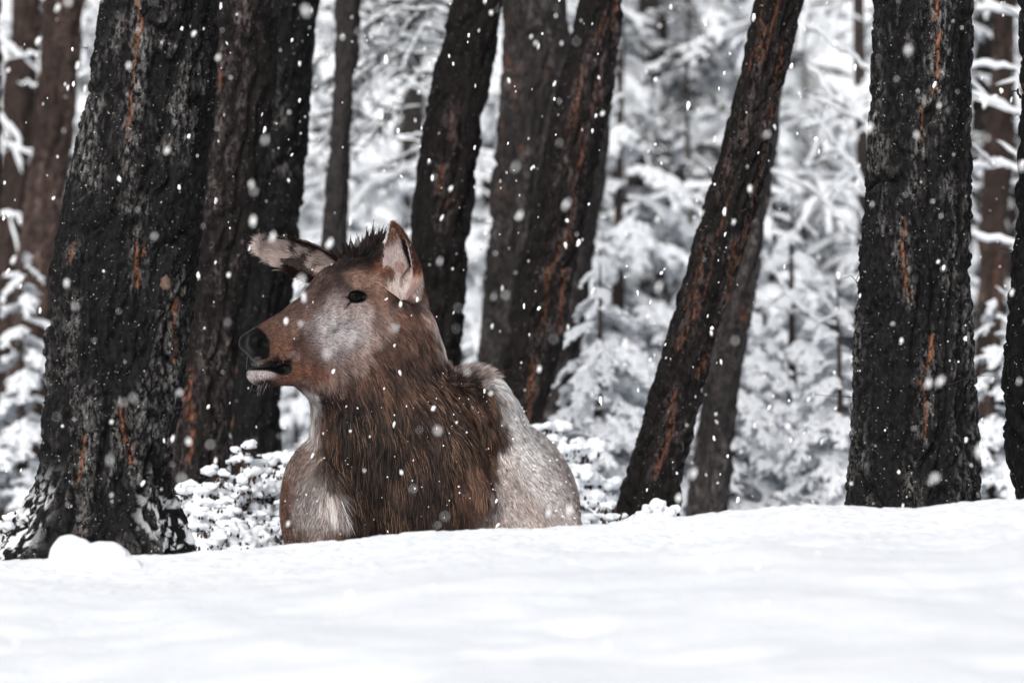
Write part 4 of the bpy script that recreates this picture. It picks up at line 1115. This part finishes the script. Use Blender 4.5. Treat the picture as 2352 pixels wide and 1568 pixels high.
for tr in trees: place_tree(tr[0], tr[1], tr[2]*1.05, tr[3], tr[4]*1.05, *tr[5:])
for i, (u, D, k, sc) in enumerate(fars):
    place_tree(k, u, D, i*1.7, sc*1.05, 'distant snow-covered conifer blurred behind the nearer spruces', FAR_)
for key, (a, b_) in PR.items():
    if key not in used: bpy.data.objects.remove(a); bpy.data.objects.remove(b_)

# snowy sapling at far left and bare snowy limbs in front of the brown trunks
def snowy_limb(mb, P, D, r0, sr0, seed, cover=.9, side=True, ndl=False):
    if ndl: sr0 *= .62; cover *= .85
    r = np.random.RandomState(seed)
    Q = np.array([pix(q[0], q[1], D+(q[2] if len(q) > 2 else 0)) for q in P]); Q = poly(Q, max(8, len(P)*5)); Q[1:-1] += r.normal(0, .006, Q[1:-1].shape)
    V, F = tube(Q, np.linspace(r0, r0*.4, len(Q)), 5); mb.add(V, F[0], 2)
    snowtube(mb, Q, sr0, r, seed, cover, 1, 7)
    if side:
        T = Q[-1]-Q[0]; Ln = np.linalg.norm(T)
        for b in range(int(Ln/(.045 if ndl else .09))):
            t = r.uniform(.1, .98)*(len(Q)-1); i = int(t); p = Q[i]
            d = T/Ln*.6+r.normal(0, .45, 3)+np.array([0, 0, .05]); d /= np.linalg.norm(d); l = r.uniform(.08, .28)
            q = np.linspace(0, 1, 6)[:, None]; W = p+d*l*q+np.array([0, 0, -.10*l])*q*q
            V, F = tube(W, np.linspace(r0*.45, .0012, 6), 4); mb.add(V, F[0], 2)
            snowtube(mb, W, sr0*(1.0 if ndl else .55), r, seed+b+3, cover*.85, 1, 5)
            if ndl: needles(mb, W, 220, .035, .004, r)
def limb_part(parent, P, D, r0, sr0, seed, **kw):
    mb = MB(); snowy_limb(mb, P, D, r0, sr0, seed, **kw)
    v, fs, ms = mb.get(); return mk('branch', v-np.array(parent.location), fs, VEG, parent, True, ms)
T = base_empty('sapling', 10, 1130, 24.0, 'thin leaning sapling plastered white with snow at far left', 'tree')
mb = MB(); snowy_limb(mb, [(112, 130), (104, 260), (84, 420), (62, 600), (42, 760), (22, 900), (8, 1150)], 24.0, .020, .022, 5, .9, False)
v, fs, ms = mb.get(); mk('trunk', v-np.array(T.location), fs, VEG, T, True, ms)
for i, P in enumerate([[(0, 490), (40, 500), (75, 560), (104, 610)], [(5, 640), (60, 630), (130, 655)], [(0, 330), (60, 350), (150, 345), (190, 360)], [(40, 190), (110, 200), (170, 180), (215, 160)], [(0, 90), (50, 130), (120, 120), (200, 160)],
                       [(20, 880), (60, 860), (95, 820)], [(0, 260), (40, 320), (50, 400)], [(100, 100), (150, 60), (205, 40)], [(0, 700), (30, 720), (60, 690)], [(90, 300), (130, 330), (175, 325)]]):
    limb_part(T, P, 23.6+.15*(i % 4), .006, .013, 50+i)
# long snowy limbs of the lacy conifer crossing the gap
T = base_empty('larch_tree', 950, 1150, 21.5, 'leafless larch with long snow-lined limbs crossing the gap right of the double trunk', 'tree')
mb = MB(); snowy_limb(mb, [(1100, -60), (1065, 200), (1015, 500), (990, 800), (950, 1150)], 21.6, .022, .004, 77, .3, False); v, fs, ms = mb.get(); mk('trunk', v-np.array(T.location), fs, VEG, T, True, ms)
for i, P in enumerate([[(1081, 30), (910, 20), (860, 50), (800, 90), (740, 130), (690, 170)], [(1069, 100), (905, 90), (850, 190), (820, 240), (770, 300)], [(1074, 70), (905, 60), (960, 40), (1010, 60)], [(1057, 170), (906, 160), (960, 200), (1000, 195)], [(1085, 10), (900, 0), (850, -20), (780, 20)],
                       [(1044, 250), (905, 240), (850, 300), (790, 310), (720, 330)], [(1030, 330), (905, 320), (960, 310), (1000, 330)], [(1064, 130), (905, 120), (850, 110), (790, 160), (745, 210)]]):
    limb_part(T, P, 21.5+.1*(i % 3), .006, .011, 90+i, ndl=True)
T = base_empty('larch_tree', 2060, 1150, 21.0, 'conifer limbs slanting down across the sky gap beside the thick upright pine', 'tree')
mb = MB(); snowy_limb(mb, [(2060, -100), (2065, 400), (2070, 1150)], 21.0, .03, .004, 78, .3, False); v, fs, ms = mb.get(); mk('trunk', v-np.array(T.location), fs, VEG, T, True, ms)
for i, P in enumerate([[(2060, 210), (1980, 150), (1900, 90), (1850, 60)], [(2060, 330), (1990, 290), (1910, 220), (1850, 150)], [(2060, 520), (1980, 420), (1920, 330), (1860, 250)],
                       [(2065, 640), (1990, 560), (1900, 470), (1840, 420)], [(2062, 40), (1990, -10), (1940, -30)], [(2065, 800), (1950, 760), (1850, 720), (1790, 650)]]):
    limb_part(T, P, 21.0+.1*(i % 3), .006, .012, 110+i)
# two heavy snowy limbs beside the right edge
T = base_empty('larch_tree', 2420, 1150, 20.0, 'conifer at the right border sending snowy limbs into the gap between dark trunks', 'tree')
mb = MB(); snowy_limb(mb, [(2430, -100), (2430, 1150)], 20.0, .03, .004, 79, .3, False); v, fs, ms = mb.get(); mk('trunk', v-np.array(T.location), fs, VEG, T, True, ms)
for i, P in enumerate([[(2400, 190), (2330, 165), (2250, 150), (2200, 160)], [(2400, 400), (2330, 385), (2280, 380), (2220, 385)], [(2400, 60), (2320, 30), (2240, 20)], [(2400, 620), (2320, 560), (2230, 540)], [(2400, 290), (2320, 260), (2230, 210)]]):
    limb_part(T, P, 20.0+.1*(i % 3), .006, .018, 130+i)

# bushes with puffs of snow on thin reddish twigs
def bush(name, ubase, D, rx, h, n, seed, label, zoff=0, puff=.017, tw=.0022):
    x0 = (ubase-1176)*FOV*D/2352; z0 = float(G0(x0, D))+zoff
    e = empty(name, (x0, D, z0)); tag(e, label, 'bush')
    r = np.random.RandomState(seed); A = MB(); B = MB()
    for i in range(n):
        a = r.uniform(0, 2*math.pi); rad = math.sqrt(r.rand()); hx = rx*rad*math.cos(a); hy = rx*.7*rad*math.sin(a)
        hh = h*(1-.55*rad**2)*r.uniform(.45, 1.0)
        s = np.linspace(0, 1, 6); P = np.stack([hx*(.25+.75*s**.8), hy*(.25+.75*s**.8), hh*s], 1); P[1:] += r.normal(0, .012, (5, 3))
        V, F = tube(P, np.linspace(tw*1.7, tw*.6, 6), 5); A.add(V, F[0], 0)
        tips = [P[-1], P[-2], P[-3]] if r.rand() < .8 else [P[-1]]
        for tpt in tips:
            m_ = r.randint(2, 5)
            for k in range(m_):
                d = np.array([r.normal(0, 1), r.normal(0, 1), r.uniform(-.1, .8)]); d /= np.linalg.norm(d); q = tpt+d*r.uniform(.012, .038)
                V, F = tube(np.array([tpt-[0, 0, .01], (tpt+q)/2, q]), [tw*.6, tw*.5, tw*.4], 4); A.add(V, F[0], 0)
                # little seed husks
                for hq in range(5):
                    c = q+r.normal(0, .009, 3)-[0, 0, .008]; v, f = ICO1; A.add(v*np.array([.0035, .0035, .006])*r.uniform(.7, 1.5)+c, f, 0)
                if r.rand() < .95:
                    for kk in range(r.randint(3, 6)):
                        v, f = ICO2; s_ = puff*r.uniform(.25, .95)*(1 if kk else 1.1); w = v*(1+.9*(vn(v*2.3+r.rand(3)*50, 3)-.5)[:, None])
                        B.add(w*np.array([s_*r.uniform(.9, 1.4), s_, s_*.75])+q+np.array([r.normal(0, puff*.6), r.normal(0, puff*.6), s_*.35+r.normal(0, puff*.25)]), f, 0)
    A.build('twigs', M_BUSHTWIG, e); sc_ = B.build('snow_cover', M_SNOW, e)
    if D < 17.5 and puff > .01:
        md = sc_.modifiers.new('remesh', 'REMESH'); md.mode = 'VOXEL'; md.voxel_size = .0035; md.use_smooth_shade = True
        sm_ = sc_.modifiers.new('smooth', 'SMOOTH'); sm_.iterations = 3; sm_.factor = .5
    return e
def bpos(*a, **k): return bush(*a, **k)
bush('bush', 575, 16.3, .24, .36, 80, 3, 'snow-puffed bush with reddish twigs left of the elk chest', -.01)
bush('bush', 505, 15.9, .20, .13, 46, 4, 'low snow-topped twigs between the massive pine root and the elk', .03)
bush('bush', 640, 17.0, .16, .37, 40, 5, 'taller snow-puffed twigs touching the elk shoulder at left', 0)
bush('bush', 1275, 17.2, .16, .40, 60, 6, 'snow-capped bush with dark twigs right behind the elk flank', .02, .024)
bush('bush', 1345, 16.6, .18, .17, 46, 7, 'low snow-covered twigs at the foot of the elk flank', .02)
bush('bush', 1510, 15.8, .07, .13, 22, 8, 'small snow-capped tuft before the foot of the long leaning trunk', .06, .024)
bush('bush', 1440, 16.0, .09, .10, 26, 9, 'tiny snowy tuft left of the long leaning trunk foot', .05)
bush('bush', 2320, 14.4, .10, .08, 40, 10, 'short twiggy tuft dusted with snow on the crest at the right border', .045, .007, .0012)
bush('bush', 2255, 14.3, .05, .05, 14, 12, 'tiny twiggy tuft against the foot of the thick upright pine', .05, .007, .0012)
bush('bush', 60, 15.0, .05, .20, 10, 11, 'twig with one snow puff beside the massive pine root at far left', .05)
r = np.random.RandomState(77)
for u, D, rz, sc, lb in ((1370, 19.6, .4, .55, 'knee-high spruce seedling bowed under snow right of the elk'), (1690, 20.5, 1.7, .6, 'knee-high snow-laden spruce just right of the long leaning trunk'),
        (1830, 21.5, 3.1, .7, 'waist-high snow-laden spruce midway between leaner and upright pine'), (1925, 20.0, 4.4, .5, 'little snow-bent spruce against the upright pine foot'), (1610, 24.5, .9, .8, 'small snow-heaped spruce behind the grey trunk'),
        (690, 23.5, 2.1, .5, 'small snow-heaped spruce far behind the elk throat'), (60, 21.5, 2.9, .6, 'snow-heaped little spruce behind the far left trunks'), (2285, 20.0, 1.1, .5, 'small snowy spruce low in the gap at right'),
        (1320, 23.0, 5.1, .9, 'small snow-laden spruce just behind the grey upright trunk')):
    place_tree('small', u, D, rz, sc, lb)

# ------------------------------------------------------------------ falling snow
def flakes(n, seed, fv, ff, yr, rmin, rmax):
    r = np.random.RandomState(seed)
    Y = (yr[0]**3+r.rand(n)*(yr[1]**3-yr[0]**3))**(1/3.)
    X = r.uniform(-.14, .14, n)*Y; Z = r.uniform(-.085, .085, n)*Y
    ok = Z > G0(X, Y)+.03; X, Y, Z = X[ok], Y[ok], Z[ok]; n = len(X)
    s = rmin+(rmax-rmin)*r.rand(n)**2.2
    el = r.uniform(1.2, 2.6, n); tilt = r.normal(.18, .25, n)
    V = fv[None]*(1+.35*r.uniform(-1, 1, (n, len(fv), 1)))
    V = V*np.stack([s, s*.9, s*el], 1)[:, None]
    x = V[..., 0]*np.cos(tilt)[:, None]+V[..., 2]*np.sin(tilt)[:, None]; z = -V[..., 0]*np.sin(tilt)[:, None]+V[..., 2]*np.cos(tilt)[:, None]
    V = np.stack([x+X[:, None], V[..., 1]+Y[:, None], z+Z[:, None]], -1)
    F = ff[None]+(np.arange(n)*len(fv))[:, None, None]
    return V.reshape(-1, 3), F.reshape(-1, 3)
va, fa = flakes(2600, 57, *ICO2, (9, 18), .0011, .0047)
vb, fb = flakes(3500, 2, *ICO1, (17, 42), .002, .0065)
o = mk('falling_snow', np.vstack([va, vb]), [np.vstack([fa, fb+len(va)])], M_FLAKE)
tag(o, kind='stuff')
